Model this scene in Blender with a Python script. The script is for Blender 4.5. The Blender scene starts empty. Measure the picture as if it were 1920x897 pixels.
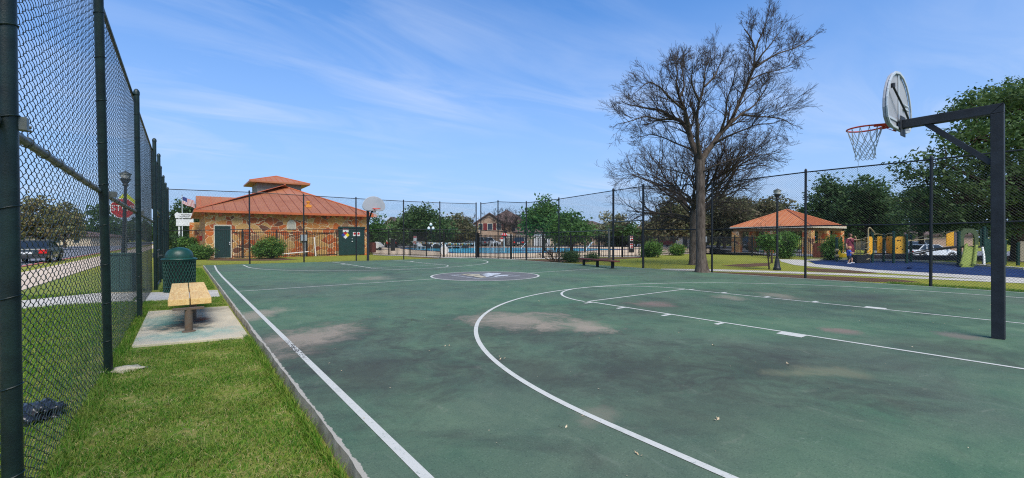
import bpy, bmesh, math, random
import numpy as np
from mathutils import Vector, Matrix
R = math.radians
random.seed(7)
RNG = np.random.default_rng(11)
scene = bpy.context.scene

# ------------------------------------------------------------------ camera
CAM = Vector((-8.769, -0.692, 1.363)); YAW, PIT, ROL, FPX, PPY = 0.643, -0.009, -0.002, 822.774, 454.395
cam_d = bpy.data.cameras.new('camera'); cam = bpy.data.objects.new('camera', cam_d); scene.collection.objects.link(cam)
fw = Vector((math.sin(YAW)*math.cos(PIT), math.cos(YAW)*math.cos(PIT), math.sin(PIT)))
rt0 = Vector((math.cos(YAW), -math.sin(YAW), 0)); up0 = rt0.cross(fw)
rt = rt0*math.cos(ROL)+up0*math.sin(ROL); up = -rt0*math.sin(ROL)+up0*math.cos(ROL)
cam.matrix_world = Matrix(((rt.x, up.x, -fw.x, CAM.x), (rt.y, up.y, -fw.y, CAM.y), (rt.z, up.z, -fw.z, CAM.z), (0, 0, 0, 1)))
cam_d.sensor_width = 36; cam_d.lens = 36*FPX/1920; cam_d.shift_y = (PPY-448.5)/1920
cam_d.clip_start = 0.05; cam_d.clip_end = 6000
scene.camera = cam

# ------------------------------------------------------------------ sky, sun, exposure
SUN_EL, SUN_AZ = R(52), R(196)          # azimuth measured from +Y towards +X: high behind the camera
world = bpy.data.worlds.new('World'); scene.world = world; world.use_nodes = True
nt = world.node_tree; nt.nodes.clear()
def wn(t, **kw):
    n = nt.nodes.new(t)
    for k, v in kw.items(): setattr(n, k, v)
    return n
sky = wn('ShaderNodeTexSky', sky_type='NISHITA', sun_disc=False, sun_elevation=SUN_EL, sun_rotation=SUN_AZ,
         altitude=200, air_density=1.0, dust_density=0.6, ozone_density=2.2)
hsv = wn('ShaderNodeHueSaturation'); hsv.inputs['Saturation'].default_value = 1.18; hsv.inputs['Value'].default_value = 1.0
tint = wn('ShaderNodeMix', data_type='RGBA', blend_type='MULTIPLY'); tint.inputs[0].default_value = 1.0
tint.inputs[7].default_value = (0.42, 0.87, 1.17, 1)
tc = wn('ShaderNodeTexCoord')
sep = wn('ShaderNodeSeparateXYZ')
# project the direction onto a flat cloud layer: xy / (z + k)
addz = wn('ShaderNodeMath', operation='ADD'); addz.inputs[1].default_value = 0.10
mx = wn('ShaderNodeMath', operation='MAXIMUM'); mx.inputs[1].default_value = 0.03
dx = wn('ShaderNodeMath', operation='DIVIDE'); dy = wn('ShaderNodeMath', operation='DIVIDE')
comb = wn('ShaderNodeCombineXYZ')
mp = wn('ShaderNodeMapping'); mp.inputs['Rotation'].default_value = (0, 0, R(52)); mp.inputs['Scale'].default_value = (0.6, 1.7, 1)
mp.inputs['Location'].default_value = (3.1, 1.7, 0)
n1 = wn('ShaderNodeTexNoise'); n1.inputs['Scale'].default_value = 1.3; n1.inputs['Detail'].default_value = 9; n1.inputs['Roughness'].default_value = 0.58; n1.inputs['Distortion'].default_value = 0.9
r1 = wn('ShaderNodeValToRGB'); r1.color_ramp.elements[0].position = 0.41; r1.color_ramp.elements[1].position = 0.82
n2 = wn('ShaderNodeTexNoise'); n2.inputs['Scale'].default_value = 0.5; n2.inputs['Detail'].default_value = 3
r2 = wn('ShaderNodeValToRGB'); r2.color_ramp.elements[0].position = 0.38; r2.color_ramp.elements[1].position = 0.62
mul = wn('ShaderNodeMath', operation='MULTIPLY'); mul2 = wn('ShaderNodeMath', operation='MULTIPLY'); mul2.inputs[1].default_value = 0.85
mix = wn('ShaderNodeMix', data_type='RGBA'); mix.inputs[7].default_value = (3.4, 4.0, 5.2, 1)
# thin veil that thickens to the horizon
veil = wn('ShaderNodeMapRange'); veil.inputs[1].default_value = 0.0; veil.inputs[2].default_value = 0.55; veil.inputs[3].default_value = 0.97; veil.inputs[4].default_value = 0.0
vmix = wn('ShaderNodeMix', data_type='RGBA'); vmix.inputs[7].default_value = (2.2, 2.9, 4.5, 1)
bg = wn('ShaderNodeBackground'); bg.inputs['Strength'].default_value = 0.085; outw = wn('ShaderNodeOutputWorld')
L = nt.links.new
L(tc.outputs['Generated'], sep.inputs[0]); L(sep.outputs[2], mx.inputs[0]); L(mx.outputs[0], addz.inputs[0])
L(sep.outputs[0], dx.inputs[0]); L(addz.outputs[0], dx.inputs[1]); L(sep.outputs[1], dy.inputs[0]); L(addz.outputs[0], dy.inputs[1])
L(dx.outputs[0], comb.inputs[0]); L(dy.outputs[0], comb.inputs[1]); L(comb.outputs[0], mp.inputs[0])
L(mp.outputs[0], n1.inputs['Vector']); L(comb.outputs[0], n2.inputs['Vector']); L(n1.outputs['Fac'], r1.inputs[0]); L(n2.outputs['Fac'], r2.inputs[0])
L(r1.outputs[0], mul.inputs[0]); L(r2.outputs[0], mul.inputs[1]); L(mul.outputs[0], mul2.inputs[0])
L(sky.outputs[0], hsv.inputs['Color']); L(hsv.outputs[0], tint.inputs[6])
L(sep.outputs[2], veil.inputs[0]); L(veil.outputs[0], vmix.inputs[0]); L(tint.outputs[2], vmix.inputs[6])
L(mul2.outputs[0], mix.inputs[0]); L(vmix.outputs[2], mix.inputs[6]); L(mix.outputs[2], bg.inputs['Color']); L(bg.outputs[0], outw.inputs[0])
sun_d = bpy.data.lights.new('sun', 'SUN'); sun_d.energy = 2.05; sun_d.angle = R(40); sun_d.color = (1.0, 0.93, 0.83)
sun = bpy.data.objects.new('sun', sun_d); scene.collection.objects.link(sun)
sdir = Vector((math.sin(SUN_AZ)*math.cos(SUN_EL), math.cos(SUN_AZ)*math.cos(SUN_EL), math.sin(SUN_EL)))
sun.rotation_euler = sdir.to_track_quat('Z', 'Y').to_euler()
scene.view_settings.view_transform = 'Standard'; scene.view_settings.look = 'None'
scene.view_settings.exposure = 1.2; scene.view_settings.gamma = 1.0; scene.view_settings.use_curve_mapping = False
scene.render.engine = 'CYCLES'; scene.cycles.use_denoising = False
scene.cycles.filter_width = 1.15; scene.cycles.max_bounces = 6; scene.cycles.transparent_max_bounces = 8

# ------------------------------------------------------------------ measuring helpers (survey of the photograph)
GZ = -0.12                                # level of the lawn, the court slab stands 0.12 above it
def ray(px, py):
    d = fw + rt*((px-960)/FPX) + up*((PPY-py)/FPX)
    return d
def G(px, py, z=0.0):                     # ground point seen at a pixel
    d = ray(px, py); t = (z-CAM.z)/d.z
    return Vector((CAM.x+d.x*t, CAM.y+d.y*t, z))
def D(px, depth, z=GZ):                   # point at a given distance in front of the camera
    d = ray(px, 447); return Vector((CAM.x+d.x*depth, CAM.y+d.y*depth, z))
def ZT(p, py):                            # height of whatever stands at p and reaches row py
    lo, hi = -5, 60
    for _ in range(40):
        m = (lo+hi)/2; q = Vector((p[0], p[1], m))-CAM
        if PPY-FPX*q.dot(up)/q.dot(fw) > py: lo = m
        else: hi = m
    return m
def at(px, py, depth):                    # point in the air
    p = D(px, depth); return Vector((p.x, p.y, ZT(p, py)))
FWD = Vector((math.sin(YAW), math.cos(YAW), 0)); RGT = Vector((math.cos(YAW), -math.sin(YAW), 0))
def dep(p): return (Vector(p)-CAM).dot(fw)

# ------------------------------------------------------------------ object helpers
COL = scene.collection
def tag(o, label=None, cat=None, group=None, kind=None):
    if label: o['label'] = label
    if cat: o['category'] = cat
    if group: o['group'] = group
    if kind: o['kind'] = kind
    return o
def thing(name, label, cat, loc=(0, 0, 0), rz=0, group=None):
    o = bpy.data.objects.new(name, None); o.empty_display_size = 0.2; COL.objects.link(o)
    o.location = loc; o.rotation_euler = (0, 0, rz)
    return tag(o, label, cat, group)
def inv_of(o):
    """inverse of a thing's placement (location and turn about z; parts sit at its origin)"""
    while o.parent: o = o.parent
    return (Matrix.Translation(o.location) @ Matrix.Rotation(o.rotation_euler.z, 4, 'Z')).inverted()
def link(name, me, m, parent=None, world=False, smooth=False):
    if m is not None:
        for q in (m if isinstance(m, (list, tuple)) else [m]): me.materials.append(q)
    o = bpy.data.objects.new(name, me); COL.objects.link(o)
    if world and parent: me.transform(inv_of(parent))
    if parent: o.parent = parent
    if smooth:
        me.polygons.foreach_set('use_smooth', [True]*len(me.polygons))
    me.update(); return o
def copy_tree(o, parent=None):
    c = o.copy(); COL.objects.link(c)
    if parent: c.parent = parent
    for ch in list(o.children): copy_tree(ch, c)
    return c
def np_obj(name, V, F, m, parent=None, world=True, smooth=False, mi=None):
    """V (n,3) float, F (k,3 or 4) int"""
    V = np.asarray(V, np.float32); F = np.asarray(F, np.int32); k, w = F.shape
    me = bpy.data.meshes.new(name)
    me.vertices.add(len(V)); me.vertices.foreach_set('co', V.ravel())
    me.loops.add(k*w); me.loops.foreach_set('vertex_index', F.ravel())
    me.polygons.add(k); me.polygons.foreach_set('loop_start', np.arange(0, k*w, w, dtype=np.int32))
    me.polygons.foreach_set('loop_total', np.full(k, w, np.int32))
    if mi is not None: me.polygons.foreach_set('material_index', np.asarray(mi, np.int32))
    me.update(calc_edges=True)
    return link(name, me, m, parent, world, smooth)
class MB:
    def __init__(s): s.v = []; s.f = []; s.mi = []; s.m = 0
    def add(s, vs, fs):
        b = len(s.v); s.v += [tuple(p) for p in vs]; s.f += [tuple(b+i for i in f) for f in fs]; s.mi += [s.m]*len(fs)
    def hexa(s, p): s.add(p, [(0,3,2,1),(4,5,6,7),(0,1,5,4),(1,2,6,5),(2,3,7,6),(3,0,4,7)])
    def box(s, x0, y0, z0, x1, y1, z1):
        s.hexa([(x0,y0,z0),(x1,y0,z0),(x1,y1,z0),(x0,y1,z0),(x0,y0,z1),(x1,y0,z1),(x1,y1,z1),(x0,y1,z1)])
    def bar(s, a, b, w, h=None, upv=(0,0,1)):
        """square bar from a to b"""
        a = Vector(a); b = Vector(b); h = h or w; d = (b-a).normalized(); u = Vector(upv)
        if abs(d.dot(u)) > .98: u = Vector((0,1,0)) if abs(d.y) < .9 else Vector((1,0,0))
        r = d.cross(u).normalized(); u = r.cross(d)
        q = [(-1,-1),(1,-1),(1,1),(-1,1)]
        s.hexa([a+r*(i*w/2)+u*(j*h/2) for i, j in q]+[b+r*(i*w/2)+u*(j*h/2) for i, j in q])
    def tube(s, pts, r, n=8, cap=True, closed=False):
        pts = [Vector(p) for p in pts]; N = len(pts); rs = r if isinstance(r, (list, tuple)) else [r]*N
        b = len(s.v); pu = None
        for i, p in enumerate(pts):
            if closed: d = pts[(i+1) % N]-pts[i-1]
            else: d = pts[min(i+1, N-1)]-pts[max(i-1, 0)]
            d = d.normalized() if d.length > 1e-9 else Vector((0,0,1))
            if pu is None: pu = Vector((0,0,1)) if abs(d.z) < .9 else Vector((1,0,0))
            x = d.cross(pu).normalized(); y = x.cross(d).normalized(); pu = y
            for k in range(n):
                a = 2*math.pi*k/n; s.v.append(tuple(p+x*(math.cos(a)*rs[i])+y*(math.sin(a)*rs[i])))
        segs = N if closed else N-1
        for i in range(segs):
            for k in range(n):
                a0 = b+i*n+k; a1 = b+i*n+(k+1) % n; c0 = b+((i+1) % N)*n+k; c1 = b+((i+1) % N)*n+(k+1) % n
                s.f.append((a0, a1, c1, c0)); s.mi.append(s.m)
        if cap and not closed:
            s.f.append(tuple(b+k for k in reversed(range(n)))); s.mi.append(s.m)
            s.f.append(tuple(b+(N-1)*n+k for k in range(n))); s.mi.append(s.m)
    def lathe(s, c, prof, n=20):
        """prof: (r,z) upwards about the vertical through c"""
        b = len(s.v)
        for r_, z in prof:
            for k in range(n):
                a = 2*math.pi*k/n; s.v.append((c[0]+r_*math.cos(a), c[1]+r_*math.sin(a), c[2]+z))
        for i in range(len(prof)-1):
            for k in range(n):
                s.f.append((b+i*n+k, b+i*n+(k+1) % n, b+(i+1)*n+(k+1) % n, b+(i+1)*n+k)); s.mi.append(s.m)
        s.f.append(tuple(b+k for k in reversed(range(n)))); s.mi.append(s.m)
        s.f.append(tuple(b+(len(prof)-1)*n+k for k in range(n))); s.mi.append(s.m)
    def prism(s, poly, off):
        """closed polygon extruded along vector off"""
        n = len(poly); off = Vector(off); P = [Vector(p) for p in poly]
        s.add(P+[p+off for p in P], [tuple(reversed(range(n))), tuple(range(n, 2*n))]+[(i, (i+1) % n, n+(i+1) % n, n+i) for i in range(n)])
    def build(s, name, m, parent=None, world=True, smooth=False, fix=True, bevel=0):
        me = bpy.data.meshes.new(name); me.from_pydata(s.v, [], s.f)
        me.polygons.foreach_set('material_index', s.mi)
        if fix or bevel:
            bm = bmesh.new(); bm.from_mesh(me)
            if bevel: bmesh.ops.bevel(bm, geom=[e for e in bm.edges if e.is_manifold and e.calc_face_angle(0) > .6], offset=bevel, segments=2, affect='EDGES', profile=.6)
            bmesh.ops.recalc_face_normals(bm, faces=bm.faces); bm.to_mesh(me); bm.free()
        o = link(name, me, m, parent, world, smooth); return o
def auto_smooth(o, ang=40):
    me = o.data; me.polygons.foreach_set('use_smooth', [True]*len(me.polygons))
    try: me.set_sharp_from_angle(angle=R(ang))
    except Exception: pass
    return o
def sheet(name, poly, z, m, parent=None, cuts=0):
    """a flat painted or laid area as a sheet"""
    bm = bmesh.new(); f = bm.faces.new([bm.verts.new((p[0], p[1], z)) for p in poly])
    bmesh.ops.triangulate(bm, faces=[f]); bm.normal_update()
    for q in bm.faces:
        if q.normal.z < 0: q.normal_flip()
    me = bpy.data.meshes.new(name); bm.to_mesh(me); bm.free(); return link(name, me, m, parent, parent is not None)

# ------------------------------------------------------------------ materials
def S(r, g, b):
    f = lambda c: ((c/255+.055)/1.055)**2.4 if c > 10 else c/255/12.92
    return (f(r), f(g), f(b))
class NM:
    def __init__(s, name):
        s.m = bpy.data.materials.new(name); s.m.use_nodes = True; s.t = s.m.node_tree
        s.b = s.t.nodes['Principled BSDF']; s.o = s.t.nodes['Material Output']
    def n(s, t, ins=None, **kw):
        q = s.t.nodes.new(t)
        for k, v in kw.items(): setattr(q, k, v)
        for k, v in (ins or {}).items():
            if isinstance(v, bpy.types.NodeSocket): s.t.links.new(v, q.inputs[k])
            else: q.inputs[k].default_value = v
        return q
    def l(s, a, b): s.t.links.new(a, b)
    def coord(s, kind='Object', scale=(1,1,1)):
        c = s.n('ShaderNodeTexCoord'); m = s.n('ShaderNodeMapping', {'Vector': c.outputs[kind], 'Scale': scale}); return m.outputs[0]
    def pos(s, scale=(1,1,1)):
        g = s.n('ShaderNodeNewGeometry'); return s.n('ShaderNodeMapping', {'Vector': g.outputs['Position'], 'Scale': scale}).outputs[0]
    def noise(s, vec, scale, detail=4, rough=.55, dist=0):
        return s.n('ShaderNodeTexNoise', {'Vector': vec, 'Scale': scale, 'Detail': detail, 'Roughness': rough, 'Distortion': dist}).outputs['Fac']
    def ramp(s, fac, stops):
        q = s.n('ShaderNodeValToRGB', {'Fac': fac}); e = q.color_ramp.elements
        while len(e) < len(stops): e.new(.5)
        for i, (p, c) in enumerate(stops):
            e[i].position = p; e[i].color = (c, c, c, 1) if isinstance(c, (int, float)) else (*c, 1)
        return q.outputs[0]
    def mix(s, fac, a, b, mode='MIX'):
        q = s.n('ShaderNodeMix', data_type='RGBA', blend_type=mode)
        for i, v in ((0, fac), (6, a), (7, b)):
            if isinstance(v, bpy.types.NodeSocket): s.l(v, q.inputs[i])
            elif isinstance(v, (int, float)): q.inputs[i].default_value = v if i == 0 else (v, v, v, 1)
            else: q.inputs[i].default_value = (*v, 1)
        return q.outputs[2]
    def math(s, op, a, b=0.0, c=0.0):
        q = s.n('ShaderNodeMath', operation=op)
        for i, v in enumerate((a, b, c)):
            if isinstance(v, bpy.types.NodeSocket): s.l(v, q.inputs[i])
            else: q.inputs[i].default_value = v
        return q.outputs[0]
    def bump(s, h, strength=.3, dist=.02):
        q = s.n('ShaderNodeBump', {'Height': h, 'Strength': strength, 'Distance': dist}); s.l(q.outputs[0], s.b.inputs['Normal'])
    def done(s, col=None, rough=None, metal=0, spec=.4):
        if col is not None:
            if isinstance(col, bpy.types.NodeSocket): s.l(col, s.b.inputs['Base Color'])
            else: s.b.inputs['Base Color'].default_value = (*col, 1)
        if rough is not None:
            if isinstance(rough, bpy.types.NodeSocket): s.l(rough, s.b.inputs['Roughness'])
            else: s.b.inputs['Roughness'].default_value = rough
        s.b.inputs['Metallic'].default_value = metal; s.b.inputs['Specular IOR Level'].default_value = spec
        return s.m
def simple(name, c, c2=None, rough=.6, scale=6, metal=0, spec=.4, bump=0, fine=None, stretch=(1,1,1)):
    k = NM(name); v = k.coord(scale=stretch); c2 = c2 or tuple(x*.72 for x in c)
    f = k.noise(v, scale, 6, .6); col = k.mix(k.ramp(f, [(.32, 0.0), (.68, 1.0)]), c, c2)
    if bump: k.bump(k.noise(v, fine or scale*8, 5), bump, .01)
    return k.done(col, k.ramp(f, [(.2, max(0, rough-.08)), (.8, min(1, rough+.1))]), metal, spec)
def plain(name, c, rough=.5, metal=0, spec=.4): return NM(name).done(c, rough, metal, spec)
def leaf_mat(name, c1, c2, c3, trans=.35):
    k = NM(name); g = k.n('ShaderNodeNewGeometry'); oi = k.n('ShaderNodeObjectInfo')
    col = k.ramp(g.outputs['Random Per Island'], [(0, c1), (.5, c2), (1, c3)])
    big = k.noise(k.pos(), .55, 3); col = k.mix(k.ramp(big, [(.35, 0.0), (.7, .55)]), col, c3)
    k.done(col, .62, 0, .25)
    tr = k.n('ShaderNodeBsdfTranslucent', {'Color': col}); mxs = k.n('ShaderNodeMixShader', {0: trans})
    k.l(k.b.outputs[0], mxs.inputs[1]); k.l(tr.outputs[0], mxs.inputs[2]); k.l(mxs.outputs[0], k.o.inputs[0]); return k.m

def grass_mat():
    k = NM('grass_blades'); g = k.n('ShaderNodeNewGeometry'); p = k.pos()
    col = k.ramp(g.outputs['Random Per Island'], [(0, S(58,106,22)), (.45, S(92,138,34)), (.8, S(128,154,56)), (1, S(160,164,84))])
    a = k.noise(p, 1.7, 5, .6); b = k.noise(p, 5.5, 5, .65)
    col = k.mix(k.ramp(a, [(.52, 0.0), (.72, .5)]), col, S(160,154,76)); col = k.mix(k.ramp(b, [(.52, 0.0), (.68, .55)]), col, S(150,146,72)); col = k.mix(k.ramp(b, [(.28, .6), (.44, 0.0)]), col, S(54,112,24))
    k.done(col, .6, 0, .2); tr = k.n('ShaderNodeBsdfTranslucent', {'Color': col}); mxs = k.n('ShaderNodeMixShader', {0: .4})
    k.l(k.b.outputs[0], mxs.inputs[1]); k.l(tr.outputs[0], mxs.inputs[2]); k.l(mxs.outputs[0], k.o.inputs[0]); return k.m
def stone_mat():
    k = NM('flagstone'); v = k.coord(scale=(1, 1, 1.15))
    wob = k.n('ShaderNodeTexNoise', {'Vector': v, 'Scale': 1.6, 'Detail': 3}); 
    wv = k.n('ShaderNodeMix', data_type='RGBA', blend_type='LINEAR_LIGHT'); wv.inputs[0].default_value = .22; k.l(v, wv.inputs[6]); k.l(wob.outputs['Color'], wv.inputs[7])
    vec = wv.outputs[2]
    vo = k.n('ShaderNodeTexVoronoi', {'Vector': vec, 'Scale': 1.9, 'Randomness': 1.0}); ed = k.n('ShaderNodeTexVoronoi', {'Vector': vec, 'Scale': 1.9}, feature='DISTANCE_TO_EDGE')
    sp = k.n('ShaderNodeSeparateColor', {0: vo.outputs['Color']})
    col = k.ramp(sp.outputs[0], [(0, S(210,164,100)), (.12, S(196,130,68)), (.26, S(204,108,50)), (.40, S(212,172,112)), (.50, S(180,92,50)), (.64, S(206,142,78)), (.76, S(186,142,104)), (.82, S(118,76,56)), (.92, S(210,160,96))])
    for e in (k.t.nodes[-1],): e.color_ramp.interpolation = 'CONSTANT'
    fine = k.noise(v, 9, 6, .65); col = k.mix(k.ramp(fine, [(.3, .3), (.7, 0.0)]), col, S(130,76,42))
    mort = k.ramp(ed.outputs['Distance'], [(.010, 1.0), (.030, 0.0)]); col = k.mix(mort, col, S(226,204,164))
    k.bump(k.mix(.25, k.ramp(ed.outputs['Distance'], [(0, 0.0), (.09, 1.0)]), fine), .6, .03)
    return k.done(col, .85, 0, .25)
def bark_mat(name, c1, c2):
    k = NM(name); v = k.coord(scale=(1, 1, .22)); f = k.noise(v, 14, 7, .7, .4)
    k.bump(f, .8, .03); return k.done(k.mix(k.ramp(f, [(.35, 0.0), (.65, 1.0)]), c1, c2), .95, 0, .15)

M = {}
M['stone'] = stone_mat()
M['bark'] = bark_mat('bark', S(110,99,89), S(60,52,46)); M['bark_dark'] = bark_mat('dark_bark', S(88,74,64), S(45,38,33))
M['limb'] = bark_mat('limb_bark', S(102,91,81), S(56,49,43)); M['twig'] = simple('twig', S(70,60,52), S(46,40,36), .9, 3)  # limb bark a darker copy of the trunk's: backlit silhouette put into colour
M['post_green'] = simple('dark_green_post_paint', S(30,50,45), S(15,29,28), .42, 9, bump=.15, fine=120)
M['wire_green'] = simple('green_coated_wire', S(50,62,60), S(32,42,41), .45, 3)
M['post_black'] = simple('black_post_paint', S(34,38,42), S(22,25,29), .45, 8)
M['galv'] = simple('galvanised_steel', S(120,122,114), S(84,88,82), .45, 14, metal=.5)
M['iron'] = plain('black_iron', S(24,26,28), .5)
M['hoop_black'] = simple('black_hoop_steel', S(44,47,52), S(26,28,32), .55, 5, bump=.25, fine=60)
M['board'] = simple('grey_white_board', S(164,165,168), S(148,151,155), .65, 2)
M['board_rib'] = simple('board_ribs', S(186,192,196), S(168,176,180), .5, 2)
M['rim'] = simple('orange_rim', S(230,70,26), S(206,56,22), .45, 9)
M['net'] = plain('net_cord', S(190,190,188), .9)
M['white'] = simple('white_paint', S(226,226,222), S(200,200,196), .5, 5)
M['white_metal'] = plain('white_metal', S(214,216,216), .35)
M['red'] = plain('sign_red', S(176,34,36), .5); M['blue'] = plain('flag_blue', S(40,52,110), .7); M['yellow'] = plain('sign_yellow', S(222,196,40), .45)
M['yellow_green'] = plain('fluorescent_yellow', S(205,214,40), .45)
M['dark'] = plain('dark_void', S(18,19,20), .8)
def wood_mat():
    k = NM('bench_wood'); v = k.coord(scale=(1, .09, 1)); f = k.noise(v, 26, 7, .62, .7); g = k.noise(k.coord(), 3, 3)
    col = k.mix(k.ramp(f, [(.36, 0.0), (.66, 1.0)]), S(236,200,132), S(214,166,96)); col = k.mix(k.ramp(g, [(.45, 0.0), (.75, .3)]), col, S(190,150,96)); k.bump(f, .25, .004); return k.done(col, .62, 0, .35)
M['wood'] = wood_mat()
M['rust'] = simple('rusty_post', S(96,88,76), S(104,80,58), .8, 10, bump=.3)
M['bin_green'] = simple('green_bin_plastic', S(30,78,62), S(20,56,46), .38, 6, spec=.5)
M['cab_green'] = simple('green_cabinet', S(62,92,82), S(48,76,68), .5, 5)
M['door_green'] = simple('dark_green_door', S(24,56,52), S(18,44,42), .5, 4)
M['trim_white'] = simple('cream_trim', S(214,204,182), S(190,180,160), .6, 5)
M['stucco'] = simple('grey_stucco', S(150,146,134), S(132,128,118), .85, 4, bump=.2)
def roof_mat(name, a, b):
    k = NM(name); f = k.noise(k.coord(), .6, 5); g = k.noise(k.coord(), 6, 5); col = k.mix(k.ramp(f, [(.35, 0.0), (.7, 1.0)]), a, b)
    col = k.mix(k.ramp(g, [(.5, 0.0), (.8, .25)]), col, tuple(x*.7 for x in a)); return k.done(col, .5, 0, .3)
M['roof'] = roof_mat('orange_standing_seam_roof', S(168,107,72), S(155,94,60)); M['roof_trim'] = roof_mat('orange_trim', S(196,104,62), S(176,90,52))
M['roof2'] = roof_mat('pavilion_roof', S(198,128,82), S(184,112,70))
M['shingle'] = simple('brown_shingles', S(104,84,78), S(80,66,62), .9, 3, bump=.5, fine=20)
M['tan_brick'] = simple('tan_brick', S(176,150,126), S(150,124,102), .9, 2, bump=.2)
M['tan_siding'] = simple('tan_siding', S(196,178,152), S(176,158,134), .85, 2)
M['glass_dark'] = plain('dark_window', S(46,54,64), .12, 0, .6)
M['shutter'] = plain('red_shutter', S(110,34,34), .6)
M['tyre'] = plain('tyre_rubber', S(24,24,25), .85); M['rimm'] = plain('wheel_rim', S(150,152,156), .3, .8)
M['car_glass'] = plain('car_glass', S(30,36,42), .06, 0, .8); M['car_white'] = plain('white_car_paint', S(222,226,230), .22, 0, .6)
M['car_dark'] = plain('charcoal_car_paint', S(44,50,50), .22, .2, .6); M['car_red'] = plain('dark_red_car_paint', S(110,22,30), .25, 0, .6); M['car_silver'] = plain('grey_car_paint', S(120,128,136), .25, .3, .6)
M['lamp_red'] = plain('tail_lamp', S(200,30,26), .2); M['lamp_clear'] = plain('head_lamp', S(214,218,220), .15)
M['play_yellow'] = simple('yellow_play_panel', S(248,186,58), S(226,160,46), .45, 4); M['play_tan'] = simple('tan_play_rail', S(176,160,116), S(150,134,96), .5, 4)
M['slide'] = simple('lime_slide', S(132,144,74), S(112,126,58), .4, 3); M['play_green'] = simple('play_post_green', S(22,60,52), S(16,46,42), .4, 4)
M['skin'] = plain('skin', S(206,156,128), .6); M['maroon'] = simple('maroon_cloth', S(134,58,76), S(112,44,62), .85, 12); M['hair'] = plain('brown_hair', S(66,46,36), .7)
M['blond'] = plain('reddish_blond_hair', S(196,140,96), .7); M['blue_cloth'] = plain('blue_cloth', S(50,84,170), .85); M['navy'] = plain('dark_shorts', S(34,38,52), .85); M['shoe'] = plain('white_shoe', S(216,216,216), .6)
M['brick_red'] = simple('brown_slats', S(112,58,46), S(88,44,36), .75, 6)
M['cabinet_grey'] = simple('grey_box', S(156,162,164), S(136,142,146), .5, 5)
M['glass_lamp'] = plain('lamp_globe', S(206,204,196), .25, 0, .5)
M['pvc'] = plain('pvc_pipe', S(216,206,196), .5)
M['bag'] = simple('black_plastic_bag', S(40,42,48), S(22,23,27), .35, 20, spec=.6)
M['leafA'] = leaf_mat('oak_leaves', S(50,73,42), S(69,96,50), S(92,113,63)); M['leafB'] = leaf_mat('bright_leaves', S(51,86,42), S(70,109,51), S(91,128,63), .42)
M['leafC'] = leaf_mat('grey_green_leaves', S(105,110,84), S(129,132,101), S(156,151,117)); M['leafD'] = leaf_mat('brown_green_leaves', S(91,84,65), S(117,103,79), S(103,113,72)); M['leafG'] = leaf_mat('olive_street_leaves', S(120,108,74), S(144,125,86), S(117,129,79))
M['leafE'] = leaf_mat('shrub_leaves', S(45,84,41), S(69,115,50), S(115,146,62)); M['leafY'] = leaf_mat('yellow_leaves', S(168,146,40), S(186,160,48), S(120,130,50))
M['leafF'] = leaf_mat('dark_oak_leaves', S(46,67,42), S(60,88,48), S(80,107,57))
M['grassM'] = grass_mat(); M['straw'] = leaf_mat('dry_grass', S(176,160,104), S(196,184,132), S(150,134,80), .2)
# ================================================================== THE SETTING
def zdrop(x, y):
    dx_, dy_ = x-CAM.x, y-CAM.y
    d = dx_*FWD.x+dy_*FWD.y; l = dx_*RGT.x+dy_*RGT.y
    s = lambda a, b, v: np.clip((v-a)/(b-a), 0, 1)**2*(3-2*np.clip((v-a)/(b-a), 0, 1))
    return -.66*s(30.5, 37, d)*s(30.0, 34.5, l)
def gz(p): return GZ+float(zdrop(np.float64(p[0]), np.float64(p[1])))
def ground_mat():
    k = NM('lawn_ground'); p = k.pos()
    a = k.noise(p, 1.3, 6, .6); b = k.noise(p, 9, 6, .65); c = k.noise(p, 60, 4, .6)
    near = k.mix(k.ramp(a, [(.35, 0.0), (.68, 1.0)]), S(80,116,32), S(116,130,48)); near = k.mix(k.ramp(b, [(.42, 0.0), (.66, .85)]), near, S(158,142,86))
    far = k.mix(k.ramp(a, [(.35, 0.0), (.68, 1.0)]), S(134,134,46), S(116,128,48)); far = k.mix(k.ramp(b, [(.45, 0.0), (.75, .6)]), far, S(166,150,84))
    sp = k.n('ShaderNodeSeparateXYZ', {0: p}); 
    m1 = k.math('MAXIMUM', k.ramp(k.math('MULTIPLY', sp.outputs[1], .02), [(.46, 0.0), (.56, 1.0)]), k.ramp(k.math('MULTIPLY_ADD', sp.outputs[0], .05, .4), [(.8, 0.0), (.9, 1.0)]))
    k.bump(k.mix(.5, b, c), .8, .03)
    return k.done(k.mix(m1, near, far), .95, 0, .1)
def nonuni(a, b, n):
    near = np.arange(-60, 121, 1.5); far = np.array([160, 240, 400, 800, 1600, 3000])
    return np.concatenate([-far[::-1]-0, near, far])
gx = nonuni(0, 0, 0); gy = gx.copy()
X, Y = np.meshgrid(gx, gy, indexing='ij'); Z = GZ+zdrop(X, Y)
nx, ny = X.shape; I = np.arange(nx*ny).reshape(nx, ny)
F = np.stack([I[:-1,:-1], I[1:,:-1], I[1:,1:], I[:-1,1:]], -1).reshape(-1, 4)
tag(np_obj('ground', np.stack([X, Y, Z], -1).reshape(-1, 3), F, ground_mat()), kind='structure')

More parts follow.
